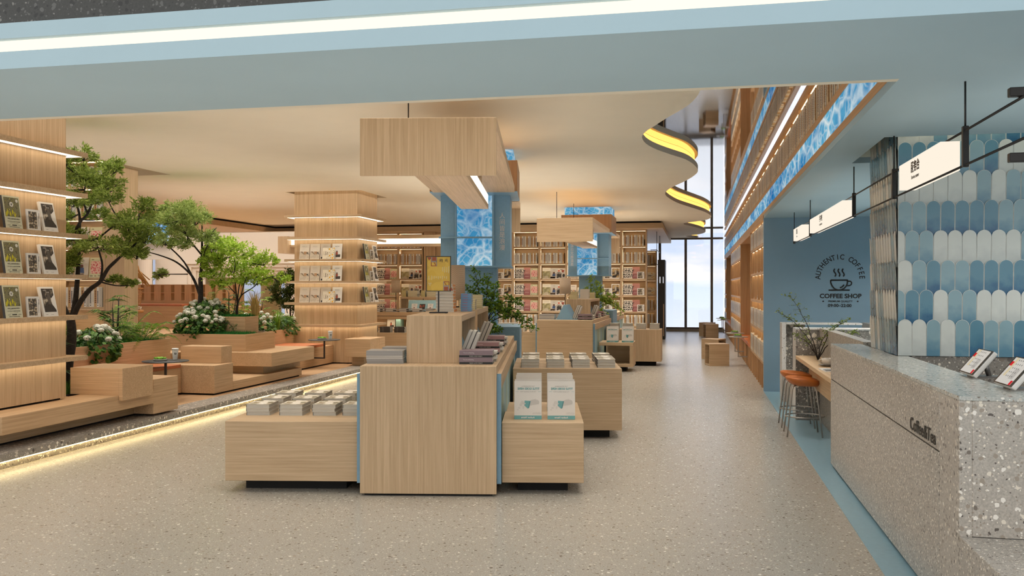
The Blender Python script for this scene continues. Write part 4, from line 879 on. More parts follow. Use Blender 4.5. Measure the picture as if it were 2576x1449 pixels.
def lean_row(F, x, y, z, n, where, side=1, ang=68):
    for i in range(n):
        M = F @ T(x + side * i * .034, y, z) @ Matrix.Rotation(-side * R(ang), 4, 'Y')
        if side < 0: M = F @ T(x - i * .034, y + .2, z) @ Matrix.Rotation(PI, 4, 'Z') @ Matrix.Rotation(-R(ang), 4, 'Y')
        M = M @ Matrix.Rotation(PI, 4, 'Y') @ Matrix.Translation((0, 0, -.03)) if False else M
        # the book lies along its own x: turn it so that x points up the slope
        place(GL[i % 3], M @ Matrix.Rotation(R(0), 4, 'X') if True else M, '%s hardback leaning %s, %s from the slope' % (('dark grey', 'grey', 'pale grey')[i % 3], where, ORD[i]))
def fixture(F, Lf, Lb, who, chars, text_left, rear=2.35):
    p = at(F, 'hanging_light_frame', 'folded oak light frame hanging over %s' % who, 'hanging light', 0, 0, 2.464, 'oak light frames'); B = lambda m, n, mt, bv=0, pr=None: m.build(n, mt, pr or p, bv, False)
    Z = -2.464
    B(MB().box(0, 1.053, 0, .035, 0, .444), 'front_panel', WZ if not text_left else WX, .003); B(MB().box(.005, 1.053, .0355, Lf, 2.83 + Z, 2.908 + Z), 'top_slab', WY, .002)
    B(MB().box(.517, .817, .04, 2.9, 0, .05).box(.517, .80, .04, 2.9, .05, .156).box(.56, .76, .3, 2.7, .156, .366), 'beam', WY, 0)
    B(MB().box(.801, .815, .045, 2.895, .051, .152), 'light_panel', LEDW)
    B(MB().tube([(.3, .5, .444), (.3, .5, .986)], .006, 6).tube([(.3, Lf - .4, .444), (.3, Lf - .4, .986)], .006, 6), 'suspension_rod', BLACK)
    q = at(F, 'column_surround', 'blue hanging box round the column with a sea screen and white Chinese lettering, over %s' % who, 'hanging sign box', .5, Lb + .6, 1.87, 'blue sign boxes'); Z = -1.87; ox = -.5; oy = -.6
    BB = lambda x0, x1, y0, y1, z0, z1: MB().box(x0 + ox, x1 + ox, y0 + oy, y1 + oy, z0 + Z, z1 + Z)
    B(BB(-.043, 1.087, 0, 1.2, 2.842, 3.243), 'oak_collar', wood('z', (150, 112, 78), 'brown_oak') , .003, q); B(BB(-.043, 1.087, 0, 1.2, 2.832, 2.842), 'blue_soffit', BLUE, 0, q)
    oc = ocean('sea_screen', (24, 118, 176), (104, 182, 214), (222, 234, 238), 4.2, .85)
    B(BB(-.03, 1.02, .45, 1.45, 3.243, 3.45), 'sea_crown', oc, 0, q)
    a, b = (.05, .243) if not text_left else (.05, .228)
    B(BB(.05, .98, .44, 1.1, 1.895, 2.832), 'box', BLUE, 0, q); B(BB(.02, 1.0, .37, 1.12, 1.87, 1.895), 'bottom_lip', BLUE, .002, q)
    s0, s1 = (.27, .741) if not text_left else (.262, .72)
    B(BB(s0, s1, .43, .44, 1.895, 2.832), 'sea_screen', oc, 0, q)
    for xx in (s0 - .028, s1): B(BB(xx, xx + .026, .395, .44, 1.895, 2.832), 'divider', BLUE, .001, q)
    xa, xb = (.03, s1) if not text_left else (s0 - .03, 1.0)
    B(BB(xa, xb, .39, .44, 2.262, 2.284), 'shelf_rail', BLUE, .001, q)
    tx = (s1 + .026 + .98) / 2 if not text_left else (.05 + s0 - .028) / 2; m = MB()
    for i, ch in enumerate(chars): m.text(ch, .082, Matrix.Translation((tx + ox, .4385 + oy, 2.56 - .085 * i + Z)) @ UP, 0, .004)
    B(m, 'lettering', C(206, 198, 190), 0, q)
    rf = at(F, 'hanging_light_frame', 'rear oak light frame beyond the blue sign box over %s' % who, 'hanging light', 0, Lb + 1.25, 2.464, 'oak light frames')
    MB().box(0, 1.07, 0, rear - 1.25, .366, .444).build('top_slab', WY, rf, 0, False); MB().box(0, 1.07, rear - 1.25, rear - 1.215, 0, .444).build('end_panel', WZ, rf, 0, False)
    c = at(F, 'stepped_plinth', 'blue stepped column plinth standing at the far end of %s' % who, 'plinth', .5, Lb + .1, 0, 'blue column bases')
    m = MB()
    for i in range(4): m.box(-.56 + i * .04, .62 - i * .04, -.14 + i * .004 - .012 * (3 - i), 1.0, 0, 1.1 - i * .04)
    MB().box(-.56, .62, -.13, .9, 0, 1.1).box(-.50, .56, -.145, -.13, 0, 1.04).box(-.44, .50, -.16, -.145, 0, .98).build('base', BLUE, c, .002, False)
    MB().box(-.2, .3, .35, .75, 1.1, 1.8695).build('core', BLUE, c, 0, False)
def island(F, L, Lb, who, front='z'):
    body(F, 0, L, 'oak book island, ' + who, front); body(F, L + 1.35, 2.2, 'rear oak book island behind the blue plinth of %s' % who, front)
    w2 = 'on ' + who
    # purple, pink and pale piles along the right edge
    for k in range(3):
        v = .175 + 1.06 * k; seq = [black, purple, black, purple] if k == 0 else [black, pink, black, pink]; nm = ['black', 'mauve'] if k == 0 else ['black', 'rose']
        stack(seq, F, .753, v, 1.0, 4, 'the %s mauve pile %s' % (ORD[k], w2) if k == 0 else 'the %s rose pile %s' % (ORD[k], w2), group='piles along the right edge', kinds=nm)
        stack([tgrey, wht, tgrey, wht], F, .775, v + .25, 1.0, 4, 'the %s pale pile %s' % (ORD[k], w2), kinds=['taupe', 'white'])
    for k, (v, n) in enumerate(((.205, 5), (.9, 4))): stack([lgrey, lgrey, lwht], F, .012, v, 1.0, n, 'the %s pile at the left edge %s' % (ORD[k], w2), kinds=['grey', 'grey', 'white'])
    stack([black, purple], F, .753, L + 1.5, 1.0, 2, 'the pile behind the plinth of %s' % who, kinds=['black', 'mauve']); stack([tgrey, wht], F, .775, L + 1.85, 1.0, 4, 'the last pile behind the plinth of %s' % who, kinds=['taupe', 'white'])
N1, N2 = 'the near island', 'the second island'
island(F1, 4.4, 4.6, N1); island(F2, 3.34, 3.37, N2, 'x')
fixture(F1, 4.6, 4.6, N1, '人间皆是浪漫', False); fixture(F2, 3.33, 3.37, N2, '落日尤是温柔', True)
# ---- near island: shelf boxes, poster, piles, lamp
shelf_box(F1, .27, 1.46, 'open oak shelf box carrying the yellow poster on the near island'); shelf_box(F1, 2.07, 1.8, 'open oak shelf box behind the poster one on the near island', .315, .757)
lean_row(F1, .74, .36, 1.0, 3, 'in the front shelf box of the near island'); lean_row(F1, .74, 2.2, 1.0, 3, 'in the rear shelf box of the near island')
po = at(F1, 'poster_stand', 'black table stand with a yellow chair poster on the near island', 'poster stand', .50, .93, 1.38)
MB().box(-.078, .078, -.04, .04, 0, .012).build('base', BLACK, po, .001, False); MB().box(-.006, .006, -.006, .006, .012, .19).build('pole', BLACK, po, 0, False)
m = MB(); m.box(-.108, .108, -.008, .008, .19, .196).box(-.108, .108, -.008, .008, .492, .498).box(-.108, -.102, -.008, .008, .196, .492).box(.102, .108, -.008, .008, .196, .492); m.build('frame', BLACK, po, 0, False)
m = MB(); m.box(-.102, .102, -.004, .004, .196, .492, 0); Y0 = -.0045
def pr(x0, x1, z0, z1, k, y=Y0): m.quad((x0, y, z0), (x1, y, z0), (x1, y, z1), (x0, y, z1), k)
def chair(ox, oz, s):
    q = lambda pts, k: m.add([(ox + x * s, Y0 - .0004 * (k + 1), oz + z * s) for x, z in pts], [list(range(len(pts)))], k)
    q([(-.035, .0), (.0, .0), (.0, -.012), (-.02, -.03)], 1); q([(0, 0), (.045, 0), (.045, -.032), (0, -.032)], 1); q([(-.002, 0), (.004, 0), (.004, -.08), (-.002, -.08)], 1); q([(.044, 0), (.05, 0), (.05, -.08), (.044, -.08)], 2); q([(0, -.036), (.05, -.033), (.05, -.043), (0, -.046)], 2); q([(0, -.074), (.05, -.074), (.05, -.08), (0, -.08)], 1); q([(.0, 0), (.008, 0), (.008, -.036), (.0, -.036)], 2); q([(.02, -.046), (.027, -.046), (.044, -.07), (.04, -.074)], 1)
chair(-.064, .490, 1.0); chair(.092, .198, -1.0)
m.text('時 光', .034, Matrix.Translation((.046, Y0 - .002, .458)) @ UP, 3, 0); pr(-.085, .005, .4575, .4582, 3)
for i, (x, z, h) in enumerate(((.088, .38, .055), (.07, .38, .04), (.052, .38, .05), (.036, .385, .035), (-.085, .31, .03), (-.06, .31, .034), (-.038, .312, .022), (-.02, .314, .016), (-.002, .31, .024), (.016, .314, .016), (.034, .31, .032), (.052, .314, .018), (.07, .312, .02), (-.084, .26, .012), (-.075, .25, .024), (-.066, .26, .012))):
    k = 0
    while k * .0065 < h: pr(x - .004, x + .004, z + h / 2 - k * .0065 - .0045, z + h / 2 - k * .0065, 4); k += 1
m.build('poster', [art('poster_yellow', [(214, 176, 60), (218, 182, 70), (208, 170, 62)], 8, 1), C(156, 72, 34), C(150, 140, 140), INK, C(214, 200, 150)], po, 0, False)
orange_stack = []
RT = Matrix.Rotation(PI, 4, 'Z')
for i in range(9):
    place(orange, F1 @ T(.44 + .165 + rnd.uniform(-.006, .006) - i * .0015, 1.26 + .22, 1.38 + i * .0285, PI + rnd.uniform(-.03, .03)), 'cream hardback with orange spine, %s of the tall pile behind the poster' % ('bottom' if i == 0 else 'top' if i == 8 else ORD[i] + ' from bottom'))
stack([blue_b], F1, .64, 1.52, 1.38, 7, 'the blue-spined pile on the front shelf box', kinds=['blue'])
stack([cream], F1, .57, 2.12, 1.38, 5, 'the first cream pile on the rear shelf box', kinds=['cream']); stack([cream], F1, .60, 2.75, 1.38, 7, 'the second cream pile on the rear shelf box', kinds=['cream'])
WEAVE = None
def weave():
    m, n, l, b = new_mat('woven_shade'); tc = n.new('ShaderNodeTexCoord'); mp = n.new('ShaderNodeMapping'); mp.inputs['Scale'].default_value = (95, 95, 95); l.new(tc.outputs['Object'], mp.inputs[0])
    ck = n.new('ShaderNodeTexChecker'); ck.inputs['Scale'].default_value = 1; ck.inputs[1].default_value = lin(206, 184, 158); ck.inputs[2].default_value = lin(178, 152, 126); l.new(mp.outputs[0], ck.inputs['Vector']); l.new(ck.outputs[0], b.inputs['Base Color']); b.inputs['Roughness'].default_value = .8; return m
WEAVE = weave()
def lamp(F, x, y, z0, zs, h, r_, label):
    p = at(F, 'table_lamp', label, 'lamp', x, y, z0, 'woven drum table lamps'); z = zs - z0
    MB().lathe([(.08, 0), (.08, .012), (.004, .014)], 32).build('base', BLACK, p, 0, False); MB().tube([(0, 0, .012), (0, 0, z + .1)], .007, 8).build('stem', BLACK, p, 0, False)
    MB().lathe([(r_, z), (r_, z + h), (r_ - .004, z + h), (r_ - .004, z)], 40).build('shade', WEAVE, p, 0, False)
lamp(F1, .42, 3.3, 1.38, 1.46, .40, .107, 'woven drum lamp on the near island, partly behind the yellow poster')
lamp(F2, .46, .52, 1.0, 1.485, .31, .107, 'woven drum lamp on a thin black stem on the second island')
# ---- near island: low tables and their books
table(F1, -1.085, -.036, .10, 1.75, .088, .555, 'low oak display table left of the near island, covered in mountain-print books')
table(F1, 1.09, 1.725, .10, .715, .088, .555, 'low oak display table right of the near island, front one'); table(F1, 1.10, 1.725, .72, 1.345, .088, .555, 'low oak display table right of the near island, behind the front one')
table(F1, 1.095, 2.249, 2.635, 3.31, .092, .745, 'taller oak display table right of the near island, with rows of book piles'); table(F1, 1.095, 2.249, 3.36, 4.05, .092, .745, 'taller oak display table directly behind the piled one right of the near island')
for r_ in range(3):
    for c_ in range(4 if r_ == 0 else 3):
        stack([mtn], F1, -1.022 + c_ * .272 if c_ < 3 else -.228, .415 + r_ * .39, .555, 3, 'pile %s in the %s row on the left low table' % (['one', 'two', 'three', 'four'][c_], ORD[r_]), kinds=['mountain-print'])
for r_ in range(3):
    for c_ in range(4):
        stack([mtn], F1, 1.18 + c_ * .273, (2.725, 3.02, 3.48, 3.77)[r_], .745, 3, 'pile %s in the %s row on the taller right tables' % (['one', 'two', 'three', 'four'][c_], ORD[r_]), kinds=['mountain-print'])
TB = standing('title', .218, .302, .034)
for c_, x in enumerate((1.181, 1.446)):
    for k, v in enumerate((.265, .41, .76, .95)): place(TB, F1 @ T(x, v, .555 + .001) @ Matrix.Rotation(-R(4), 4, 'X'), 'white and teal book, %s from front in the %s column on the right low tables' % (ORD[k], ('left', 'right')[c_]))
# ---- second island
shelf_box(F2, .95, 1.7, 'open oak shelf box on the second island, with cream piles on top', .42, .90); lean_row(F2, .88, 1.1, 1.0, 3, 'in the shelf box of the second island')
tr = at(F2, 'triangle_stand', 'pale blue triangular book stand at the front of the second island', 'book stand', .34, .21, 1.0)
TR = Matrix(((1, 0, 0, 0), (0, 0, 1, 0), (0, 1, 0, 0), (0, 0, 0, 1)))
MB(TR).prism([(0, .012), (.31, .012), (.175, .28), (.135, .28)][::-1], 0, .6).build('wedge', BLUE, tr, .002, False); MB().box(-.02, .40, -.01, .62, 0, .012).build('base', BLUE, tr, .002, False)
lean_row(F2, .655, .25, 1.012, 3, 'on the right of the blue triangular stand')
for k, (x, y, n) in enumerate(((.46, 1.1, 7), (.62, 1.5, 9), (.70, 2.0, 6))): stack([cream if k != 1 else whb], F2, x, y, 1.38, n, 'the %s pile on the shelf box of the second island' % ORD[k], kinds=['cream' if k != 1 else 'white'])
ot = at(F2, 'open_display_table', 'open-fronted oak display table with two white books, right of the second island', 'display table', 1.10, .62, 0); X1 = .655
for a in ((0, X1, .09, .15), (0, X1, .495, .555)): MB().box(a[0], a[1], 0, .72, a[2], a[3]).build('board', WX, ot, .002, False)
MB().box(X1 - .07, X1, 0, .72, .15, .495).build('end_panel', WZ, ot, 0, False); MB().box(.12, X1 - .07, .5, .53, .15, .495).build('back_panel', WX, ot, 0, False); MB().box(.15, X1 - .15, .2, .6, 0, .09).build('foot', DARK, ot, 0, False)
for c_, x in enumerate((1.24, 1.53)):
    for k, v in enumerate((.70, .86)): place(TB, F2 @ T(x, v, .556) @ Matrix.Rotation(-R(4), 4, 'X'), 'white and teal book, %s of the %s pair on the open-fronted table' % (('front', 'rear')[k], ('left', 'right')[c_]))
table(F2, 1.10, 2.231, 1.98, 2.62, .09, .745, 'oak display table beyond the open-fronted one, with four piles', 'z')
for c_ in range(4): stack([mtn], F2, 1.17 + c_ * .275, 2.05, .745, 4, 'pile %s on the table beyond the open-fronted one' % ['one', 'two', 'three', 'four'][c_], kinds=['mountain-print'])
table(F2, -1.15, -.036, .6, 1.7, .09, .745, 'oak display table left of the second island')
for r_ in range(1):
    for c_ in range(4): stack([mtn], F2, -1.1 + c_ * .275, .68 + r_ * .4, .745, 3, 'pile %s in the %s row on the table left of the second island' % (['one', 'two', 'three', 'four'][c_], ORD[r_]), kinds=['mountain-print'])
# ================================================================== bookcases
SH = [.525, .93, 1.396, 1.864, 2.314, 2.80]
def spine(w, h, d, col, marks, name='shelved_book'):
    """a book standing spine out; the spine faces -y"""
    m = MB(); m.box(0, w, 0, d, 0, h, 0)
    for z0, z1, x0, x1, k in marks: m.quad((w * x0, -.0006, h * z0), (w * x1, -.0006, h * z0), (w * x1, -.0006, h * z1), (w * x0, -.0006, h * z1), k)
    return m.build(name, [C(*col), C(48, 42, 38), C(120, 76, 36), C(150, 146, 140), C(176, 84, 50)])
def letters(z0, z1, n, x0, x1, k): return [(z0 + (z1 - z0) * i / n, z0 + (z1 - z0) * (i + .72) / n, x0, x1, k) for i in range(n)]
SP = [(.036, spine(.035, .30, .2, (232, 228, 220), letters(.25, .7, 9, .38, .6, 3)), 'white'), (.047, spine(.046, .305, .2, (198, 160, 104), letters(.2, .85, 7, .25, .8, 2) + [(0, 1, .93, 1, 4)]), 'tan'),
      (.042, spine(.041, .305, .2, (230, 226, 218), letters(.18, .82, 10, .2, .72, 1) + [(.06, .11, .3, .65, 1)]), 'white lettered'), (.054, spine(.053, .30, .2, (188, 182, 172), [(.05, .09, .3, .6, 3)]), 'grey'),
      (.046, spine(.045, .31, .2, (214, 190, 150), letters(.3, .8, 6, .3, .75, 2)), 'beige')]
SEQ = [0, 1, 2, 3, 1, 0, 1, 2, 3, 4, 0, 1, 2, 3, 2, 0, 1, 2, 3]
for w_, o_, n_ in SP: tag(o_, 'b', 'book')
PROTO_USED = USED
def spine_row(F, x0, x1, z, lab, off=0, individual=True, acc=None):
    x, i = x0, 0
    while True:
        w, p, nm = SP[SEQ[(i + off) % len(SEQ)]]
        if x + w > x1: break
        if individual: place(p, F @ T(x, rnd.uniform(0, .006), z), '%s-spined book, %s from left%s' % (nm, ORD[i] if i < 20 else 'far along', lab))
        else:
            M = F @ T(x, 0, z); me = p.data; old = acc.M; acc.M = M; acc.add([v.co for v in me.vertices], [tuple(q.vertices) for q in me.polygons]); acc.M = old
            for k_, q in enumerate(me.polygons): acc.m[len(acc.m) - len(me.polygons) + k_] = {0: SEQ[(i + off) % len(SEQ)]}.get(q.material_index, 4 + q.material_index)
        x += w + .0006; i += 1
def bay(F, w, label, zs=SH, top=3.258, depth=.34, plinth=True):
    """one bookcase unit: uprights, shelves, back, and a light line under each shelf"""
    l, q, s = F.decompose(); p = thing('bookcase', label, 'bookcase', l, q.to_euler().z, 'bookcase units'); B = lambda m, n, mt, pr=None: m.build(n, mt, pr or p, 0, False); t = .032
    for x in (0, w - t): B(MB().box(x, x + t, 0, depth, 0, top), 'upright', WZ)
    B(MB().box(t, w - t, depth - .015, depth, .0, top), 'back_panel', WX); B(MB().box(t, w - t, .01, depth - .015, top - .04, top), 'top_board', WX)
    for i, z in enumerate(zs): B(MB().box(t, w - t, .002, depth - .015, z - .045, z), 'shelf', WX)
    m = MB()
    for z in list(zs[1:]) + [top + .005]: m.box(t + .004, w - t - .004, .03, .13, z - .0462, z - .0452)
    for z in zs: m.box(t + .0005, t + .0015, .06, .09, z + .02, z + .38)
    B(m, 'light_strip', glow('case_light', (255, 228, 184), 4))
    B(MB().box(t, w - t, .02, .04, .05, zs[0] - .046), 'base_panel', WZ); return p
XB = [-1.36, -2.07, -2.86, -3.65, -4.44, -5.23, -6.02, -6.81]
NB = ['at the right end', 'second from the right end', 'third from the right end', 'behind the second blue box', 'between the two blue boxes', 'right of the near blue box', 'behind the near blue box']
ST = {k: standing(k, w, h, .016, False, 'm', 'magazine', t) for k, w, h, t in (('rock', .25, .33, True), ('rose', .225, .335, False), ('redfloral', .215, .31, False), ('cereal_photo', .235, .325, True), ('portrait', .235, .315, False), ('dancers', .225, .31, False), ('brown_photo', .2, .21, False), ('tunnel', .235, .32, False))}
ST2 = {k: standing(k, w, h, .016, False, 'm', 'magazine', False) for k, w, h in (('library', .2, .2), ('morris', .21, .31), ('everyday', .24, .22), ('kinfolk', .2, .30), ('cereal', .2, .3))}
ST.update(ST2)
NM = dict(rock='black-lettered white cover', rose='rose pink cover', redfloral='red floral cover', cereal_photo='olive photo cover', portrait='grey cover with seated figure', dancers='white cover with orange figures', brown_photo='small brown photo cover', tunnel='dark tunnel photo cover', library='small library photo cover', morris='olive floral cover', everyday='orange fruit cover', kinfolk='plain white cover', cereal='cream still-life cover')
SETS = [[('rock', .03, 0), ('rose', .275, .01), ('library', .44, -.03)], [('morris', .06, 0), ('library', .285, 0), ('tunnel', .50, 0)], [('cereal', .06, 0), ('everyday', .30, 0), ('kinfolk', .54, .01)],
        [('cereal_photo', .05, 0), ('portrait', .285, .005), ('dancers', .52, .01), ('brown_photo', .46, -.035)], [('rock', .04, 0), ('rose', .285, .005), ('redfloral', .515, 0)], [('morris', .04, 0), ('library', .28, 0), ('tunnel', .50, 0)], [('cereal', .06, 0), ('everyday', .30, 0), ('kinfolk', .54, .01)]]
rows = ((.93, 'low'), (1.396, 'middle'), (1.864, 'high'))
ACC = MB()
for i in range(7):
    w = XB[i] - XB[i + 1]; F = T(XB[i + 1], 25.35, 0); bay(F, w, 'oak bookcase unit on the far wall, ' + NB[i])
    for z, r_ in rows:
        for k, x, dy in SETS[i]: place(ST[k], lean(F, .03 + x * .94, .05 + dy, z, 7), '%s, %s cover row of the far bookcase unit %s' % (NM[k], r_, NB[i]))
    for z, r_ in ((2.314, 'second'), (2.80, 'top')):
        if i in (5, 6) : spine_row(F, .045, w - .04, z, '', i * 3, False, ACC)
        else: spine_row(F, .045, w - .04, z, ' in the %s spine row, far unit %s' % (r_, NB[i]), i * 3)
    if i in (0, 1, 4): spine_row(F, .045, w - .04, .525, ' in the bottom row, far unit ' + NB[i], i * 2)
    else: spine_row(F, .045, w - .04, .525, '', i * 2, False, ACC)
XL = [-7.97, -8.735, -9.51, -10.28]; NL = ['left of the yellow poster', 'beside the far pillar', 'behind the far pillar']
SL = [SETS[3], SETS[4]]
for i in range(3):
    w = XL[i] - XL[i + 1]; F = T(XL[i + 1], 25.35, 0); bay(F, w, 'oak bookcase unit on the far wall, ' + NL[i])
    if i > 1: continue
    for z, r_ in rows:
        for k, x, dy in SL[i]: place(ST[k], lean(F, .03 + x * .9, .05 + dy, z, 7), '%s, %s cover row of the far bookcase unit %s' % (NM[k], r_, NL[i]))
    spine_row(F, .045, w - .04, 2.314, ' in the second spine row, far unit ' + NL[i], i * 3 + 1); spine_row(F, .045, w - .04, 2.80, '', i, False, ACC)
struct(MB().box(-6.842, -6.6, 25.4, 25.44, 0, 3.258).box(-7.2, -6.85, 25.36, 25.4, 0, 3.258).box(-7.56, -7.21, 25.38, 25.42, 0, 3.258).box(-7.94, -7.57, 25.36, 25.4, 0, 3.258).build('wall_oak_panels', WZ))
struct(MB().box(-12.3, -1.36, 25.7, 25.8, 0, 3.26).build('wall_behind_bookcases', WZ))
F = T(-2.2, 27.6, 0); bay(F, 1.02, 'lower oak bookcase unit seen past the right end of the far bookcases', [.5, .93, 1.396, 1.864, 2.314], 2.75)
for z, r_ in ((1.396, 'middle'), (1.864, 'high')): place(ST['everyday'], lean(F, .74, .05, z, 7), 'orange fruit cover, %s row of the lower bookcase past the far ones' % r_)
for z, r_ in ((.5, 'bottom'), (.93, 'second'), (2.314, 'top')): spine_row(F, .72, .98, z, ' at the right end of the %s row, lower far bookcase' % r_, 2)
# --- tall bookcase behind the long planter
F = T(-9.75, 12.0, 0); LZ_ = [.85, 1.31, 1.76, 2.23, 2.68, 3.16]
bay(F, .92, 'tall oak bookcase behind the first tree', LZ_, 3.58)
tag(MB().box(-8.828, -8.5, 12.0, 12.34, 0, 3.44).build('oak_cupboard', WZ, None, .003), 'plain oak cupboard front beside the tall bookcase behind the first tree', 'cupboard')
for z, r_ in ((1.31, 'lower'), (2.68, 'upper'), (3.16, 'top')): spine_row(F, .045, .88, z, ' in the %s row of the tall bookcase behind the tree' % r_, 1)
for z, r_ in ((1.76, 'lower'), (2.23, 'upper')):
    for k, x, dy in (('rock', .06, 0), ('portrait', .34, .005), ('redfloral', .60, 0)): place(ST[k], lean(F, x, .05 + dy, z, 7), '%s, %s cover row of the tall bookcase behind the tree' % (NM[k], r_))
# ================================================================== right-hand bookcase wall along the corridor
FX = lambda y: Matrix(((0, -1, 0, 0), (1, 0, 0, 0), (0, 0, 1, 0), (0, 0, 0, 1)))
def FR(y): return T(1.03, y, 0, -PI / 2)                   # local x runs towards the viewer, local -y faces the corridor
up = thing('upper_bookcase', 'long upper oak bookcase that runs over the corridor above the lit sea strip', 'bookcase', (1.2, 19, 2.73))
OB = wood('y', (212, 172, 130), 'warm_oak'); OZ = wood('z', (212, 172, 130), 'warm_oak')
MB().box(1.03, 1.06, 4.95, 33.4, 2.732, 2.79).build('lower_rail', OB, up); MB().box(1.03, 1.34, 4.95, 33.4, 3.01, 3.068).build('shelf', OB, up); MB().box(1.32, 1.36, 4.95, 33.4, 2.732, 3.62).build('back_panel', OB, up)
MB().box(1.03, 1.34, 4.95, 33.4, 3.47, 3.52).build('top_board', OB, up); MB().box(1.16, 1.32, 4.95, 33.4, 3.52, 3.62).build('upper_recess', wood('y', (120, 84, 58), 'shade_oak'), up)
for i in range(36): MB().box(1.06, 1.32, 5.0 + i * .79, 5.032 + i * .79, 3.068, 3.47).build('upright', OZ, up)
MB().box(1.08, 1.16, 4.95, 33.4, 3.4688, 3.4698).build('light_strip', glow('wall_case_fill', (255, 226, 184), 2.4), up)  # added glowing strip, not a known fitting; lifts the upper books
tag(MB().box(1.035, 1.06, 4.95, 33.4, 2.792, 3.008).build('sea_strip', ocean('sea_strip_screen', (14, 110, 176), (110, 190, 222), (232, 242, 242), 2.6, .85, (1, .7, 1.4))), 'lit strip of blue sea water running the length of the bookcase wall', 'screen')
y = 14.3; n_ind = 0
for i in range(36):
    y0 = 5.032 + i * .79; Fy = FR(y0 + .758)
    if 1 <= i <= 3: spine_row(Fy @ T(0, .006, 0), .006, .752, 3.068, ' in bay %s of the upper bookcase over the corridor' % ['', 'one', 'two', 'three'][i], i * 5)
    elif i > 3: spine_row(Fy @ T(0, .006, 0), .006, .752, 3.068, '', i * 5, False, ACC)
def wall_unit(y0, y1, label, nb):
    p = thing('corridor_bookcase', label, 'bookcase', (1.2, (y0 + y1) / 2, 0), 0, 'corridor bookcase units'); n = nb; s = (y1 - y0) / n
    MB().box(1.30, 1.34, y0, y1, 0, 2.73).build('back_panel', OZ, p); MB().box(1.06, 1.30, y0, y1, .0, .395).build('base', OZ, p); MB().box(1.03, 1.3, y0, y1, 2.66, 2.73).build('top_board', OB, p)
    for z in (.44, .93, 1.395, 1.864, 2.314): MB().box(1.04, 1.30, y0, y1, z - .045, z).build('shelf', OB, p)
    for i in range(n + 1): MB().box(1.055, 1.30, y0 + i * s - .016, y0 + i * s + .016, 0, 2.66).build('upright', OZ, p)
    for i in range(n * 2): MB().box(1.035, 1.06, y0 + i * s / 2 + .03, y0 + i * s / 2 + .06, 0, .395).build('base_slat', OZ, p)
    m = MB()
    for z in (.93, 1.395, 1.864, 2.314, 2.70): m.box(1.07, 1.15, y0, y1, z - .0462, z - .0452)
    m.build('light_strip', glow('wall_case_fill', (255, 226, 184), 2.4), p)  # glow added under the shelves to lighten the spines
    for i in range(n):
        Fy = FR(y0 + (i + 1) * s - .02)
        for z in (.44, .93, 2.314): spine_row(Fy @ T(0, .006, 0), .006, s - .035, z, '', i * 3, False, ACC)
        for z, r_ in ((1.395, 'lower'), (1.864, 'upper')):
            if y0 < 20: 
                for k, x in (('tunnel', .1), ('rock', .4)): place(ST[k], lean(Fy, x, .06, z, 8), '%s, %s cover row, %s bay of the corridor bookcase next to the coffee wall' % (NM[k], r_, ORD[n - 1 - i]))
wall_unit(14.32, 17.66, 'corridor bookcase unit next to the blue coffee wall', 4); wall_unit(21.52, 27.41, 'corridor bookcase unit between the two bench niches', 7); wall_unit(31.2, 33.3, 'corridor bookcase unit next to the windows', 3)
for y0, y1, l in ((17.68, 21.5, 'nearest to the coffee corner'), (27.43, 31.18, 'nearest to the windows')):
    nb = thing('niche_bench', 'corridor bench niche with a tan leather seat, ' + l, 'bench', (1.3, (y0 + y1) / 2, 0), 0, 'corridor bench niches')
    MB().box(1.62, 1.66, y0, y1, 0, 2.66).box(1.03, 1.66, y0, y1, 2.62, 2.66).build('back_panel', OZ, nb); MB().box(1.03, 1.62, y0, y0 + .03, 0, 2.62).build('side_panel', OZ, nb); MB().box(1.03, 1.62, y1 - .03, y1, 0, 2.62).build('side_panel', OZ, nb)
    MB().box(1.07, 1.62, y0 + .03, y1 - .03, 0, .43).build('seat_box', OZ, nb); MB().box(1.03, 1.62, y0 + .03, y1 - .03, .43, .505).build('cushion', flat('tan_leather_seat', (196, 110, 54), .45), nb, .008, True, 2)
    for i in range(9): MB().box(1.035, 1.07, y0 + .1 + i * .43, y0 + .14 + i * .43, 0, .43).build('base_slat', OZ, nb)
    MB().box(1.03, 1.06, y0, y1, 2.66, 2.73).build('header', OB, nb)
a = ACC.build('shelved_books', [C(232, 228, 220), C(198, 160, 104), C(230, 226, 218), C(188, 182, 172), C(214, 190, 150), C(48, 42, 38), C(120, 76, 36), C(150, 146, 140), C(176, 84, 50)])
tag(a, 'rows of white, tan and grey book spines filling the long corridor bookcase', 'books', None, 'stuff')
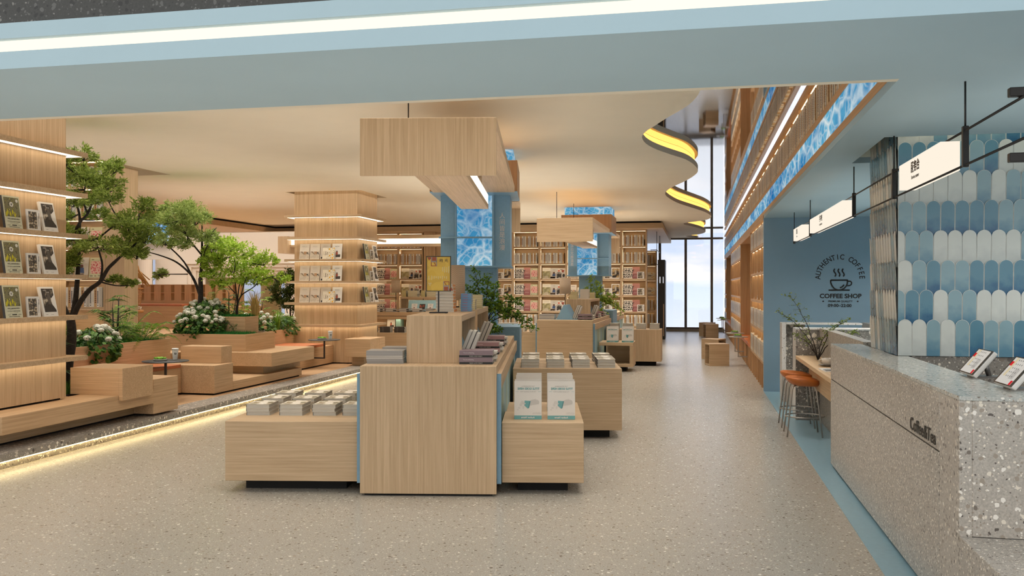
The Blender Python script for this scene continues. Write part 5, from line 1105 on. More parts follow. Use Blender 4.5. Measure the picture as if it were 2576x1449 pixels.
# ================================================================== trees and plants
BARKT = flat('tree_bark', (40, 34, 30), .85, noise=.45, scale=35)
def limb(m, pts, r0, r1, n=8):
    q = smooth([tuple(p) for p in pts], 3) if False else pts
    out = []
    for i in range(len(q) - 1):
        p0, p1, p2, p3 = Vector(q[max(i - 1, 0)]), Vector(q[i]), Vector(q[i + 1]), Vector(q[min(i + 2, len(q) - 1)])
        for j in range(4):
            t = j / 4; out.append(.5 * (2 * p1 + (p2 - p0) * t + (2 * p0 - 5 * p1 + 4 * p2 - p3) * t * t + (3 * p1 - p0 - 3 * p2 + p3) * t ** 3))
    out.append(Vector(q[-1])); k = len(out)
    m.tube(out, [r0 + (r1 - r0) * i / (k - 1) for i in range(k)], n); return out
def pad(m, tw, c, rx, ry, rz, n, s, rn, leafw=.28):
    """an airy cloud of fine leaves: sprays of needles round many small twig ends, domed above and ragged below"""
    c = Vector(c); nt = max(10, n // 34)
    for i in range(nt):
        a = rn.uniform(0, 2 * PI); q = rn.random() ** .55 * 1.08; h = rn.uniform(-.35, 1.0) * math.sqrt(max(.04, 1.2 - q * q)) 
        e = c + Vector((rx * q * math.cos(a), ry * q * math.sin(a), rz * h * 1.15)); o = (e - c); o.z += .35 * rz; o = o.normalized() if o.length > 1e-4 else Vector((0, 0, 1))
        if i % 3 == 0: tw.tube([c - Vector((0, 0, rz * .6)), c.lerp(e, .55) - Vector((0, 0, rz * .12)), e], [.004, .0028, .001], 3)
        for k in range(34):
            p = e + Vector((rn.gauss(0, 1) * rx * .16, rn.gauss(0, 1) * ry * .16, rn.gauss(0, 1) * rz * .20)); d = (o * .7 + Vector((rn.uniform(-1, 1), rn.uniform(-1, 1), rn.uniform(-.9, .7)))).normalized(); leafquad(m, p, s * rn.uniform(.55, 1.25), rn, leafw, d)
def tree(label, base_, ppm, px0, py0, limbs, pads, leaf, seed, dens=1.0, lsize=.05, lw=.28, yd=.6):
    """limbs and leaf pads given in the photograph's pixels round the foot (px0, py0), ppm pixels to the metre at the tree's own distance"""
    rn = random.Random(seed); t = thing('garden_tree', label, 'tree', base_); tr = MB(); lf = MB()
    def W(px, py, dy=0): return Vector(((px - px0) / ppm * .985, dy, (py0 - py) / ppm))
    ends = []
    for pts, r0, r1 in limbs:
        d0 = rn.uniform(-.22, .22); k = len(pts)
        ends += limb(tr, [W(p[0], p[1], d0 * (i / max(1, k - 1)) * (pts[0] != limbs[0][0][0])) for i, p in enumerate(pts)], r0, r1)[4:]
    for cx, cy_, rx, ry in pads:
        c = W(cx, cy_, rn.uniform(-yd, yd) * .5); rx, rz = rx / ppm, ry / ppm
        e = min(ends, key=lambda p: (p - c).length + .3 * abs(p.z - c.z))
        if (e - c).length > .05: limb(tr, [e, e * .55 + c * .45 + Vector((rn.uniform(-.04, .04), 0, -.03)), c - Vector((0, 0, rz * .55))], .010, .005, 6)
        pad(lf, tr, c, rx, rx * .9, rz, int(dens * (420 + 26000 * rx * rz)), lsize, rn, lw)
    tr.build("trunk", BARKT, t, 0, False); lf.build('foliage', leaf, t, 0, False); return t
LEAF1 = leafmat('tree_leaf', (96, 118, 40), (168, 184, 92), .4); LEAF2 = leafmat('pale_tree_leaf', (122, 144, 66), (178, 194, 116), .4); LEAF3 = leafmat('spring_leaf', (134, 170, 48), (192, 214, 96), .45)
# first tree: Y 9, 219 px per metre
tree('dark-trunked garden tree with layered feathery crown, rising behind the raised oak cube', (-6.93, 8.75, .45), 219, 226, 967,
     [([(226, 967), (230, 905), (240, 850), (241, 815), (238, 795)], .062, .045), ([(238, 797), (222, 770), (205, 735), (192, 705), (178, 680), (190, 640)], .034, .010), ([(240, 800), (245, 755), (246, 700), (245, 640), (242, 580), (236, 530), (215, 490)], .034, .009),
      ([(240, 798), (262, 755), (292, 720), (322, 700), (345, 668), (372, 645), (405, 622), (440, 592)], .034, .008), ([(246, 650), (262, 620), (285, 605), (320, 590), (350, 570), (380, 550)], .016, .007), ([(243, 590), (262, 555), (285, 530), (300, 490), (318, 455)], .018, .007),
      ([(322, 700), (335, 660), (333, 625), (330, 600)], .014, .006), ([(192, 705), (188, 690), (170, 690)], .01, .005), ([(285, 530), (270, 500), (272, 450)], .012, .005), ([(345, 668), (380, 630), (400, 580), (410, 540)], .012, .006)],
     [(185, 498, 24, 24), (205, 468, 34, 26), (232, 438, 36, 28), (262, 412, 26, 20), (285, 395, 26, 18), (320, 412, 28, 16), (345, 425, 18, 12), (262, 450, 44, 26), (305, 450, 44, 26), (345, 468, 34, 22), (300, 490, 40, 20), (378, 500, 26, 22), (402, 512, 22, 18), (240, 505, 30, 18), (190, 535, 20, 14), (270, 535, 26, 16), (335, 505, 30, 16),
      (385, 545, 38, 24), (412, 565, 36, 22), (350, 560, 30, 18), (437, 585, 30, 22), (455, 600, 18, 14), (198, 578, 32, 24), (238, 598, 38, 22), (270, 590, 30, 18), (212, 660, 44, 22), (180, 672, 22, 20), (240, 650, 26, 18), (330, 610, 34, 18), (372, 618, 44, 20), (415, 632, 34, 16), (440, 640, 20, 12), (335, 695, 18, 9), (357, 705, 16, 8), (300, 620, 24, 12)],
     LEAF1, 11, 1.0, .052)
tree('pale green garden tree with layered crown near the middle of the planters', (-7.95, 13.2, .86), 150, 640, 835,
     [([(640, 835), (640, 770), (641, 735), (640, 700)], .05, .036), ([(640, 745), (622, 705), (605, 685), (570, 660), (530, 645), (480, 632)], .026, .007), ([(640, 705), (642, 650), (640, 600), (638, 560)], .03, .008), ([(622, 705), (600, 660), (560, 620), (520, 590)], .018, .006),
      ([(642, 680), (660, 640), (680, 620)], .014, .006), ([(605, 690), (540, 690), (522, 692)], .01, .004), ([(641, 640), (610, 600), (590, 560)], .016, .006), ([(640, 640), (665, 590), (672, 575)], .014, .006)],
     [(550, 528, 22, 14), (585, 530, 34, 20), (620, 545, 34, 20), (650, 560, 32, 22), (560, 560, 30, 18), (520, 555, 24, 16), (495, 580, 32, 18), (470, 600, 22, 14), (480, 628, 22, 14), (530, 590, 30, 18), (560, 612, 26, 14), (600, 580, 34, 20), (640, 600, 34, 18), (678, 608, 16, 12), (660, 630, 22, 14), (520, 692, 16, 12), (600, 620, 26, 14), (650, 655, 24, 14)],
     LEAF2, 12, 1.0, .06)
tree('small bright green tree planted in the upper box of the tiered planter', (-7.36, 13.33, 1.09), 153, 612, 800,
     [([(612, 800), (610, 778), (613, 762)], .028, .02), ([(612, 764), (606, 730), (600, 700), (590, 670)], .014, .004), ([(613, 762), (622, 740), (650, 722), (680, 700), (720, 690)], .013, .004), ([(612, 764), (612, 720), (620, 690), (640, 660)], .012, .004), ([(606, 735), (585, 710), (560, 690)], .009, .003), ([(622, 742), (640, 700), (660, 680)], .01, .003), ([(600, 702), (612, 660), (610, 630)], .009, .003)],
     [(600, 620, 40, 18), (570, 640, 36, 18), (635, 638, 40, 22), (665, 655, 26, 18), (550, 660, 26, 16), (590, 670, 44, 22), (640, 680, 40, 22), (545, 690, 22, 14), (600, 705, 40, 18), (655, 705, 34, 16), (690, 690, 22, 12), (560, 715, 18, 10), (705, 700, 22, 12)],
     LEAF3, 13, .55, .055, .5)
tree('dark leafy tree beyond the planters, left of the far pillar', (-9.4, 19.5, .14), 105, 715, 860, [([(715, 860), (716, 800), (714, 740), (712, 700)], .03, .01), ([(716, 800), (700, 750), (690, 700)], .014, .005), ([(716, 790), (730, 740), (735, 700)], .014, .005)],
     [(690, 690, 22, 14), (712, 680, 22, 14), (732, 695, 16, 14), (700, 715, 26, 16), (728, 722, 18, 16), (685, 735, 20, 14), (715, 748, 24, 16), (735, 755, 14, 14)], leafmat('dark_tree_leaf', (50, 66, 26), (92, 112, 48), .25), 14, .6, .07, .4)
HYL = leafmat('hydrangea_leaf', (40, 78, 26), (96, 132, 54), .2); FLW = leafmat('white_petal', (222, 220, 204), (244, 242, 232), .3, .6); FERN = leafmat('fern_leaf', (70, 112, 28), (136, 168, 62), .35); PALM = leafmat('palm_leaf', (46, 84, 26), (98, 134, 50), .25); DPALM = leafmat('dark_palm_leaf', (26, 50, 18), (62, 92, 34), .2); STRAW = leafmat('straw_blade', (188, 158, 92), (222, 196, 130), .2)
def hydrangea(label, loc, rx, ry, rz, nl, nf, seed, droop=.3, ls=.075):
    rn = random.Random(seed); t = thing('hydrangea', label, 'flowering plant', loc, 0, 'white hydrangeas'); lf = MB(); fl = MB(); st = MB()
    for i in range(nl):
        a = rn.uniform(0, 2 * PI); u = rn.random(); el = math.asin(rn.uniform(-droop, 1)); q = (.55 + .45 * u ** .4)
        p = Vector((rx * math.cos(a) * math.cos(el) * q, ry * math.sin(a) * math.cos(el) * q, rz * math.sin(el) * q)); nrm = Vector((p.x / rx, p.y / ry, p.z / rz + .25)).normalized()
        d = (Vector((nrm.x, nrm.y, -.35)) + Vector((rn.uniform(-.6, .6), rn.uniform(-.6, .6), rn.uniform(-.3, .3)))).normalized(); s = ls * rn.uniform(.7, 1.25); b = d.cross(nrm + Vector((rn.uniform(-.3, .3), rn.uniform(-.3, .3), rn.uniform(-.3, .3)))).normalized() * s * .36; dn = nrm * s * .08
        lf.add([p, p + d * s * .3 + b * .8 - dn, p + d * s * .65 + b * .85 - dn, p + d * s - dn * 2, p + d * s * .65 - b * .85 - dn, p + d * s * .3 - b * .8 - dn, p + d * s * .5], [(0, 1, 6), (1, 2, 6), (2, 3, 6), (3, 4, 6), (4, 5, 6), (5, 0, 6)])
    for i in range(nf):
        a = rn.uniform(0, 2 * PI); el = math.asin(rn.uniform(.25, 1)); c = Vector((rx * math.cos(a) * math.cos(el), ry * math.sin(a) * math.cos(el), rz * math.sin(el))) * 1.02; r_ = rn.uniform(.032, .05); st.tube([(0, 0, -rz * .2), c * .6, c], [.006, .004, .003], 5)
        for j in range(90):
            n_ = Vector((rn.gauss(0, 1), rn.gauss(0, 1), rn.gauss(0, 1) + .4)).normalized(); p = c + Vector((n_.x, n_.y, n_.z * .7)) * r_; s = .011; x = n_.orthogonal().normalized(); y = n_.cross(x); an = rn.uniform(0, PI); x, y = x * math.cos(an) + y * math.sin(an), y * math.cos(an) - x * math.sin(an)
            fl.add([p + x * s, p + y * s, p - x * s, p - y * s], [(0, 1, 2, 3)])
    st.build('stems', flat('green_stem', (74, 104, 44), .6), t, 0, False); lf.build("foliage", HYL, t, 0, False); fl.build('flower_heads', FLW, t, 0, False)['label'] = 'white flower heads'
def frond(m, st, base_, az, L, rise, droop, n, ll, rn, w=.16):
    d = Vector((math.cos(az), math.sin(az), 0)); pts = [base_ + d * L * (k / 10) * (1 - .12 * k / 10) + Vector((0, 0, rise * math.sin(PI * .62 * k / 10) - droop * (k / 10) ** 2.4)) for k in range(11)]
    st.tube(pts, [.005 * (1 - .8 * k / 10) for k in range(11)], 4)
    for i in range(n):
        u = .18 + .82 * i / n; k = min(9, int(u * 10)); p = pts[k].lerp(pts[k + 1], u * 10 - k); tn = (pts[k + 1] - pts[k]).normalized(); sd = tn.cross(Vector((0, 0, 1))).normalized(); L2 = ll * math.sin(PI * (.25 + .72 * u)) 
        for s_ in (-1, 1):
            q = (sd * s_ + tn * .55 + Vector((0, 0, rn.uniform(-.25, .1)))).normalized(); b = tn * L2 * w * .5; e = p + q * L2 + Vector((0, 0, -L2 * .15)); m.add([p - b * .5, p + q * L2 * .45 - b, e, p + q * L2 * .45 + b], [(0, 1, 2, 3)])
def fern(label, loc, n, L, rise, droop, seed, leaf=None, nl=22, ll=.10, name='fern'):
    rn = random.Random(seed); t = thing(name, label, 'plant', loc); m = MB(); st = MB()
    for i in range(n): frond(m, st, Vector((rn.uniform(-.05, .05), rn.uniform(-.05, .05), 0)), 2 * PI * i / n + rn.uniform(-.3, .3), L * rn.uniform(.6, 1.1), rise * rn.uniform(.5, 1.2), droop * rn.uniform(.4, 1.3), nl, ll, rn)
    st.build('stems', flat('green_stem', (74, 104, 44)), t, 0, False); m.build("foliage", leaf or FERN, t, 0, False)
def fan_palm(label, loc, stems, seed, leaf=None, fan=.22, nb=9, name='fan_palm'):
    rn = random.Random(seed); t = thing(name, label, 'plant', loc); m = MB(); st = MB()
    for sx_, sy_, h in stems:
        st.tube([(sx_ * .3, sy_ * .3, 0), (sx_ * .7, sy_ * .7, h * .5), (sx_, sy_, h)], [.011, .010, .007], 6)
        for lv in range(7):
            z = h * (.35 + .65 * lv / 6); az = rn.uniform(0, 2 * PI); c = Vector((sx_ * (.3 + .7 * z / h), sy_ * (.3 + .7 * z / h), z)); d = Vector((math.cos(az), math.sin(az), rn.uniform(.1, .6))).normalized(); e = c + d * rn.uniform(.10, .2); st.tube([c, e], [.004, .003], 4); sd = d.cross(Vector((0, 0, 1))).normalized()
            for b in range(nb):
                an = -1.25 + 2.5 * b / (nb - 1); q = (d * math.cos(an) + sd * math.sin(an) + Vector((0, 0, -.15))).normalized(); L = fan * (1 - .25 * abs(an)) * rn.uniform(.8, 1.1); w = q.cross(Vector((0, 0, 1))).normalized() * L * .085
                m.add([e, e + q * L * .45 + w + Vector((0, 0, .008)), e + q * L + Vector((0, 0, -L * .18)), e + q * L * .45 - w + Vector((0, 0, .008))], [(0, 1, 2, 3)])
    st.build("stems", BARK, t, 0, False); m.build('foliage', leaf or PALM, t, 0, False)
def blades(label, loc, n, h, spread, seed, mat, name='tall_grass', w=.006):
    rn = random.Random(seed); t = thing(name, label, 'plant', loc); m = MB()
    for i in range(n):
        a = rn.uniform(0, 2 * PI); q = rn.uniform(.2, 1) * spread; b = Vector((math.cos(a) * .05 * rn.random(), math.sin(a) * .05 * rn.random(), 0)); H = h * rn.uniform(.6, 1.1); tip = b + Vector((math.cos(a) * q, math.sin(a) * q, H)); mid = b + Vector((math.cos(a) * q * .25, math.sin(a) * q * .25, H * .65)); s = Vector((-math.sin(a), math.cos(a), 0)) * w
        m.add([b - s, b + s, mid + s, mid - s, tip], [(0, 1, 2, 3), (3, 2, 4)])
    m.build("foliage", mat, t, 0, False)
# long planter behind the first tree
hydrangea('white hydrangea spilling over the front of the long planter, just right of the dark trunk', (-7.5, 10.0, .86), .27, .32, .26, 620, 22, 21, .75)
fan_palm('fan palm standing behind the white hydrangea in the long planter', (-7.75, 10.75, .83), [(.05, 0, .62), (-.12, .1, .5), (.12, -.1, .42)], 22, None, .24, 9)
fern('arching fern at the right end of the long planter', (-7.55, 11.05, .82), 13, .62, .34, .22, 23, None, 24, .12)
fern('lighter fern behind the fan palm in the long planter', (-7.95, 11.2, .82), 9, .55, .5, .15, 24, leafmat('pale_fern_leaf', (104, 138, 48), (160, 186, 90), .35), 22, .11)
blades('tuft of bright green grass left of the hydrangea in the long planter', (-7.6, 9.45, .82), 140, .38, .28, 25, FERN)
fan_palm('dark lady palm growing between the near pillar and the tree', (-7.05, 8.48, .45), [(0, 0, 1.05), (-.12, .05, .8), (.1, .02, .62), (-.05, -.05, .45)], 26, DPALM, .26, 9, 'lady_palm')
# tiered planter
hydrangea('largest white hydrangea, tumbling down the left of the tiered planter', (-7.78, 12.9, .98), .40, .34, .30, 900, 40, 27, .85)
hydrangea('white hydrangea crowning the back left of the tiered planter', (-7.9, 13.3, 1.2), .34, .3, .22, 500, 22, 28, .3)
blades('tuft of straw-coloured grass behind the small bright tree', (-7.2, 13.62, 1.05), 110, .5, .2, 29, STRAW)
fan_palm('broad-leaved palm left of the small bright tree', (-7.75, 13.75, .9), [(0, 0, .62), (.1, .05, .5)], 30, PALM, .22, 8)
fern('fern rising behind the hydrangeas of the tiered planter', (-8.1, 13.62, .95), 8, .4, .6, .1, 31, None, 20, .09)
branch_plant('ivy', 'small creeper hanging over the front of the upper planter box', 'plant', (-7.5, 13.06, 1.08), [((.12, -.05, -.10), (.05, -.04, .08)), ((.26, -.05, -.17), (.1, -.05, .05)), ((.03, -.05, -.16), (0, -.06, .06))], .03, HYL, BARK, 32, nleaf=4)
# planter beside the far pillar
fern('light green fern at the near end of the planter beside the far pillar', (-7.95, 14.5, .78), 14, .5, .55, .25, 33, None, 24, .11)
hydrangea('white hydrangea among the ferns beside the far pillar', (-7.9, 15.0, .88), .30, .4, .28, 380, 16, 34, .5)
fan_palm('fan palm among the ferns beside the far pillar', (-8.1, 15.3, .78), [(0, 0, .75), (.12, .1, .55)], 35, leafmat('pale_fern_leaf', (104, 138, 48), (160, 186, 90)), .22, 9)
fern('drooping fern at the far end of the planter beside the far pillar', (-7.85, 16.1, .78), 16, .52, .42, .4, 36, None, 24, .11); hydrangea('white hydrangea at the far end of the planter beside the far pillar', (-7.8, 15.9, .84), .26, .34, .24, 300, 12, 37, .7)
blades('tuft of long green blades in the planter beside the far pillar', (-7.75, 15.5, .78), 60, .4, .25, 38, FERN, 'tall_grass', .008)
# shrubs on the islands' blue column bases
ILF = leafmat('island_leaf', (52, 92, 30), (128, 158, 52), .3)
def island_shrub(F, x, y, z, label, seed, sc=1.0, mat=None):
    l, q, s = (F @ Matrix.Translation((x, y, z))).decompose(); rn = random.Random(seed); t = thing('leafy_shrub', label, 'plant', l, q.to_euler().z, 'shrubs on the column bases'); b = MB(); lf = MB()
    for i, (tx, ty, tz) in enumerate(((-.12, 0, .72), (.05, .05, .62), (.16, -.1, .5), (-.2, .05, .5), (.3, -.15, .2), (.5, -.2, .12), (.62, -.2, -.02), (.45, -.15, .3), (-.05, -.1, .35), (.2, -.2, -.05))):
        tip = Vector((tx, ty, tz)) * sc; pts = [Vector((tip.x * u, tip.y * u, tip.z * u + .25 * sc * math.sin(PI * u) * (.6 if tx > .2 else .15) )) for u in [k / 8 for k in range(9)]]; b.tube(pts, [.008 * (1 - .8 * k / 8) for k in range(9)], 5)
        for k in range(3, 9):
            for j in range(5):
                d = Vector((rn.uniform(-1, 1), rn.uniform(-1, 1), rn.uniform(-.5, .9))).normalized() * rn.uniform(.04, .12) * sc; b.tube([pts[k], pts[k] + d], [.002, .001], 3)
                for w in range(7): leafquad(lf, pts[k] + d * rn.uniform(.3, 1.1) + Vector((rn.uniform(-1, 1), rn.uniform(-1, 1), rn.uniform(-1, 1))) * .02, .042 * rn.uniform(.7, 1.3) * sc, rn, .6)
    MB().lathe([(.06, -.0), (.085, .10), (.08, .10), (.055, .01)], 20).build('pot', flat('grey_pot', (120, 116, 110), .6), t, 0, False)
    b.build("branches", BARK, t, 0, False); lf.build('foliage', mat or ILF, t, 0, False)
island_shrub(F1, .66, 4.62, 1.101, 'leafy shrub on the blue plinth of the near island, one branch reaching right', 41)
island_shrub(F2, .70, 3.42, 1.101, 'leafy shrub on the blue plinth of the second island', 42, 1.0, leafmat('light_island_leaf', (118, 148, 44), (176, 196, 84), .35))
# ================================================================== third island, left of the aisle behind the far pillar
t3 = thing('display_table', 'oak display table behind the far pillar with black-spined piles', 'display table', (-6.7, 19.4, 0), 0, 'low display tables')
MB().box(-8.2, -6.335, 18.95, 19.95, .06, .595).build('block', WX, t3, .003); MB().box(-6.325, -5.2, 18.95, 19.95, .06, .595).build('block', WX, t3, .003); MB().box(-8.1, -5.3, 19.05, 19.9, 0, .06).build('toe_kick', DARK, t3)
c3 = thing('display_counter', 'long oak display counter with a lit open niche, behind the far pillar', 'display counter', (-6.7, 20.4, 0))
MB().box(-8.4, -4.95, 20.0, 21.1, .94, 1.03).build('top', WX, c3, .003); MB().box(-8.4, -4.95, 20.0, 20.9, .86, .93).build('lower_rail', WX, c3, .003)
MB().box(-8.4, -4.95, 20.5, 20.9, .0, .86).build('back_panel', WX, c3); MB().box(-8.4, -4.95, 20.02, 20.5, .0, .62).build('base', WX, c3); MB().box(-8.38, -4.97, 20.1, 20.2, .858, .8595).build('light_strip', glow('case_light', (255, 228, 184), 4), c3)
I3 = Matrix.Identity(4)
DKB = mkf(.245, .2, .026, (72, 70, 68), 'y', None, [C(190, 186, 180)], (64, 62, 60), ('ATLAS', .012, 0, .3))
for k in range(3): stack([DKB], I3, -7.35 + k * .345, 19.05, .595, 5, 'the %s black-spined pile behind the far pillar' % ORD[k], kinds=['black'])
for k in range(5): stack([lgrey, whb] if k % 2 else [whb, lgrey], I3, -7.55 + k * .33, 20.06, 1.03, 4, 'the %s pale pile on the niche counter' % ORD[k], kinds=['white', 'grey'] if k % 2 == 0 else ['grey', 'white'])
place(ST['kinfolk'], lean(I3, -7.28, 20.3, .62, 8), 'plain white book standing in the lit niche of the counter')
tag(MB().box(-7.02, -6.90, 20.2, 20.45, .62, .86).build('teal_box', flat('teal_card', (150, 196, 194), .4), None, .004), 'slim teal box standing in the lit niche of the counter', 'box')
place(standing('library', .22, .21, .03, True, 'x', 'book', False), lean(I3, -6.78, 20.25, .62, 8), 'patterned book standing right of the teal box in the niche')
es = thing('book_easel', 'pale blue slanted easel holding three books on the niche counter', 'book easel', (-6.42, 20.45, 1.03))
Me = Matrix.Translation((-6.78, 20.36, 1.03)) @ Matrix.Rotation(-R(22), 4, 'X')
MB(Me).box(0, .72, 0, .02, 0, .30).build('board', flat('easel_blue', (164, 204, 212), .5), es); MB(Me).box(0, .72, -.05, 0, 0, .012).build('lip', flat('easel_blue', (164, 204, 212), .5), es); MB().prism([(-6.3, 20.36), (-6.06, 20.36), (-6.06, 20.62), (-6.3, 20.62)], 1.03, 1.034).build('foot', flat('easel_blue', (164, 204, 212)), es)
EB = [standing('kinfolk', .14, .19, .016, False, 'x', 'book', False), standing('dancers', .14, .18, .016, False, 'x', 'book', False)]
EB[1].data.materials[0] = C(60, 56, 54)
for k, (x, p, nm) in enumerate(((.09, 0, 'white book, left'), (.29, 1, 'black book with orange figures, middle'), (.49, 0, 'white book, right'))): place(EB[p], Me @ T(x, -.018, .013), nm + ' of three on the pale blue easel')
sb = thing('shelf_box', 'open oak shelf box on the niche counter with cream piles on top', 'shelf box', (-6.5, 20.75, 1.03), 0, 'open shelf boxes on the islands')
MB().box(-7.02, -5.7, 20.5, 21.05, 1.34, 1.386).build('top', WX, sb, .002)
for x in (-7.02, -5.735): MB().box(x, x + .035, 20.5, 21.05, 1.031, 1.34).build('side_panel', WZ, sb)
CW = mkf(.24, .2, .022, (222, 212, 184), 'y', None, [], (206, 196, 160)); GW = mkf(.1, .2, .022, (206, 196, 150), 'y', None, [], (190, 176, 120))
for k, (p, x) in enumerate(((GW, -6.98), (CW, -6.83), (GW, -6.5), (CW, -6.36), (whb, -6.06))): stack([p], I3, x, 20.54, 1.386, 7, 'the %s pile on the shelf box of the niche counter' % ORD[k], kinds=['cream' if k < 4 else 'white'])
lamp(I3, -7.14, 20.55, 1.03, 1.487, .30, .107, 'woven drum lamp on the niche counter beside the far pillar')
h3 = thing('hanging_light_frame', 'long oak light beam hanging crosswise behind the far pillar', 'hanging light', (-6.4, 17.7, 2.47), 0, 'oak light frames')
MB().box(-8.5, -4.0, 17.62, 17.9, 2.47, 2.52).build('lower_board', WX, h3); MB().box(-8.5, -4.0, 17.62, 17.9, 2.63, 2.70).build('upper_board', WX, h3); MB().box(-8.48, -4.02, 17.64, 17.88, 2.52, 2.63).build('light_panel', LEDW, h3)
MB().box(-8.72, -8.5, 17.5, 18.2, 2.34, 2.70).build('end_panel', WZ, h3)
for x in (-8.0, -4.6): MB().tube([(x, 17.76, 2.7), (x, 17.76, 3.45)], .006, 6).build('suspension_rod', BLACK, h3)
# ================================================================== reading terrace and white hall on the far left
DEEP = lambda ax: wood(ax, (212, 172, 130), 'terrace_oak')
tr1 = thing('oak_terrace', 'stepped oak terrace rising behind the planters', 'terrace', (-10.5, 15, .14))
MB().box(-12.5, -8.65, 13.2, 17.3, .141, .50).build('lower_step', DEEP('x'), tr1, .003); MB().box(-12.5, -8.9, 15.0, 17.4, .5, .72).build('middle_step', DEEP('x'), tr1, .003); MB().box(-13.2, -9.6, 17.4, 18.6, .141, 1.20).build('upper_step', DEEP('x'), tr1, .003)
m = MB()
for i in range(8):
    for j in range(6): m.box(-10.85 + i * .085, -10.80 + i * .085, 17.385, 17.40, .76 + j * .065, .80 + j * .065)
m.build('pierced_panel', flat('brown_slots', (120, 78, 48), .6), tr1)
tag(MB().box(-12.6, -10.95, 17.45, 17.95, 1.20, 1.25).build('seat_cushion', ORANGE, None, .008, seg=2), 'tan leather cushion on the oak terrace in front of the slotted screen', 'cushion')
sc = thing('slotted_screen', 'low oak screen with two rows of narrow pale slots on the terrace', 'screen', (-11.6, 18.1, 1.2))
MB().box(-13.2, -9.9, 18.05, 18.25, 1.20, 1.32).build('base_rail', DEEP('x'), sc); n = 13
for z0 in (1.32, 1.50):
    MB().box(-13.2, -9.9, 18.05, 18.25, z0 + .165, z0 + .18).build('rail', DEEP('x'), sc)
    for i in range(n):
        x = -13.2 + i * 3.3 / n; MB().box(x, x + .075, 18.05, 18.2, z0, z0 + .165).box(x + .16, x + 3.3 / n, 18.05, 18.2, z0, z0 + .165).build('slot_panel', DEEP('z'), sc)
p5 = planter('oak_planter', 'small oak planter with grass on the terrace behind the tiered planter', -10.3, -9.6, 16.4, 16.9, .72, .95)
tag(turf('grass', -10.26, -9.64, 16.44, 16.86, .9, .09, 700, 51), 'short bright grass in the small planter on the terrace', 'grass', None, 'stuff')
RT_ = flat('rattan', (176, 124, 70), .6, noise=.2, scale=80)
ch = thing('rattan_armchair', 'woven rattan armchair seen from behind on the terrace, above the fan palm', 'armchair', (-11.2, 15.9, .72), R(20))
m = MB()
for i in range(13):
    a = -1.1 + 2.2 * i / 12; m.tube([(.30 * math.sin(a), -.28 * math.cos(a) * .8, .42), (.36 * math.sin(a), -.34 * math.cos(a) * .8, .86)], .006, 5)
for j in range(9):
    z = .44 + j * .052; q = .30 + .06 * j / 8; m.tube([(q * math.sin(a), -(q - .02) * math.cos(a) * .8, z) for a in [-1.1 + 2.2 * i / 16 for i in range(17)]], .006, 5)
m.build('woven_back', RT_, ch, 0, False); MB().lathe([(.30, .38), (.31, .40), (.31, .43), (.28, .44)], 28).build('seat', RT_, ch, 0, False); MB().lathe([(.26, .44), (.27, .50), (.2, .52)], 28).build('cushion', WHITE, ch, 0, False)
MB().tube([(.37 * math.sin(a), -.35 * math.cos(a) * .8, .87) for a in [-1.15 + 2.3 * i / 16 for i in range(17)]], .014, 6).build('top_rail', RT_, ch, 0, False)
for a in (.8, 2.3, 3.9, 5.4): MB().tube([(.22 * math.cos(a), .22 * math.sin(a), .40), (.27 * math.cos(a), .27 * math.sin(a), 0)], .014, 6).build('leg', RT_, ch, 0, False)
hr = thing('hanging_rattan', 'bundle of curled rattan strands hanging on a cord behind the first tree', 'ornament', (-9.3, 13.4, 1.8)); rn = random.Random(8); m = MB()
for i in range(16): m.tube([(-.35 + rn.uniform(-.03, .03), 0, .42), (-.15 + rn.uniform(-.05, .05), rn.uniform(-.08, .08), .30 + rn.uniform(-.06, .06)), (.05 + rn.uniform(-.07, .07), rn.uniform(-.08, .08), .10 + rn.uniform(-.08, .08)), (.22 + rn.uniform(-.08, .08), rn.uniform(-.05, .05), -.12 + rn.uniform(-.06, .06))], .009, 5)
m.build('strands', flat('honey_rattan', (206, 150, 84), .5), hr, 0, False); MB().tube([(-.35, 0, .42), (0, 0, .75), (0, 0, 1.65)], .003, 4).build('cord', BLACK, hr, 0, False)
# white plaster hall behind: stepped portal, column, lit openings
PL = flat('warm_plaster', (226, 218, 206), .7, noise=.01, scale=3)
wl2 = MB(); wl2.box(-15.95, -14.9, 24, 24.2, .1, 3.26).box(-14.9, -11.35, 24, 24.2, 2.32, 3.26).box(-11.35, -10.3, 24, 24.2, .1, 3.26).box(-24, -15.95, 24, 24.2, 2.75, 3.26)
struct(wl2.build('wall_left', PL))
m = MB()
for i in range(4):
    x0, x1, z1 = -14.9 + i * .12, -11.35 - i * .12, 2.32 - i * .10; m.box(x0, x0 + .12, 24.04 + i * .05, 24.25, .1, z1).box(x1 - .12, x1, 24.04 + i * .05, 24.25, .1, z1).box(x0 + .12, x1 - .12, 24.04 + i * .05, 24.25, z1 - .10, z1)
struct(m.build('trim_portal', PL))
m = MB(); m.prism([(-16.05 + .22 * math.cos(a), 23.6 + .22 * math.sin(a)) for a in [2 * PI * j / 24 for j in range(24)]], .1, 3.26); struct(m.build('wall_column', PL))
struct(MB().box(-24, -9, 26.4, 26.5, .1, 3.26).build('wall_hall_back', flat('hall_yellow', (230, 206, 150), .7)))
m = MB()
for k, (x0, x1) in enumerate(((-17.6, -16.3), (-14.3, -13.75), (-13.0, -12.7), (-12.25, -11.9))): struct(MB().box(x0, x1, 26.34, 26.39, .2, 2.15 if x1 > -15 else 3.2).build('window_%d' % (7 + k), glow('daylight_panel', (206, 214, 236), .75)))
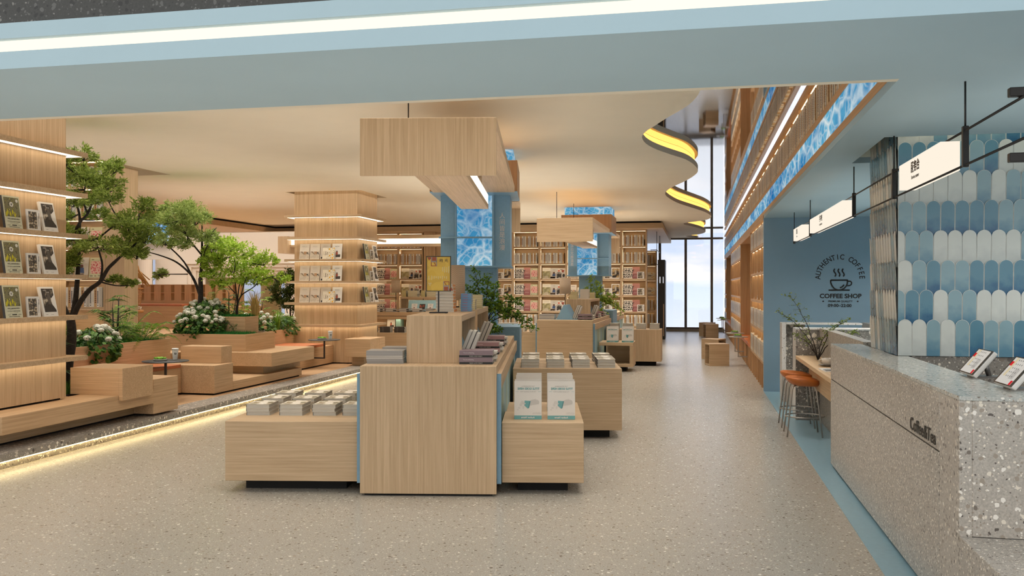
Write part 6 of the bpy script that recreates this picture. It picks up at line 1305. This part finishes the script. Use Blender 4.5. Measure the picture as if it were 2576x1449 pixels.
tag(MB().box(-12.5, -11.7, 26.2, 26.33, 1.65, 1.85).build('lit_sign', glow('portal_sign', (255, 250, 236), 1.3)), 'small white lit sign inside the stepped white portal', 'sign')
ss = thing('sea_screen', 'wide lit screen of blue sea water on the left hall wall, behind the first tree', 'screen', (-13.6, 19.6, 2.7))
MB().box(-14.9, -12.6, 19.4, 19.5, 2.72, 3.2).build('display', ocean('wall_sea_screen', (10, 120, 200), (110, 196, 230), (236, 244, 246), 2.2, 1.0), ss); MB().box(-14.95, -12.55, 19.5, 19.7, 2.68, 3.25).build('case', PL, ss)
struct(MB().box(-24, -12.5, 19.55, 19.7, 2.3, 2.68).build('wall_lintel', PL))
# ================================================================== dark kiosk and rail by the windows
kc = thing('tall_kiosk', 'tall black kiosk with lit slots beyond the right end of the far bookcases', 'kiosk', (-1.1, 28.3, 0))
MB().box(-1.16, -.93, 28.0, 28.9, 0, 2.48).build('case', flat('kiosk_black', (44, 40, 36), .35), kc, .01); MB().box(-1.10, -1.075, 27.99, 28.0, 1.75, 1.95).box(-1.0, -.98, 27.99, 28.0, 1.75, 1.95).build('lit_slot', glow('slot_light', (240, 240, 244), 1), kc)
MB().box(-.99, -.965, 27.98, 28.0, .1, 1.1).build('handle', flat('kiosk_handle', (190, 160, 130), .3, .5), kc)
kr = thing('hanging_rail', 'thin black rail on rods hanging from the oak canopy beside the kiosk', 'rail', (-1.1, 27, 3.2))
for y in (26.4, 28.6): MB().tube([(-1.12, y, 3.26), (-1.12, y, 2.3)], .008, 5).build('rod', BLACK, kr)
for z in (2.62, 2.2): MB().tube([(-1.3, 26.4, z + .1), (-1.12, 26.4, z + .1), (-1.12, 28.6, z + .1)], .010, 5).build('bar', BLACK, kr)
# ------------------------------------------------------------------ prototypes that were never set out are removed
for o in [o for o in S.objects if o.parent is None and str(o.get('label', 'keep')) in ('b', 'm', 'x', 'c', 'd', 'stool')]:
    for ch in list(o.children): bpy.data.objects.remove(ch)
    bpy.data.objects.remove(o)
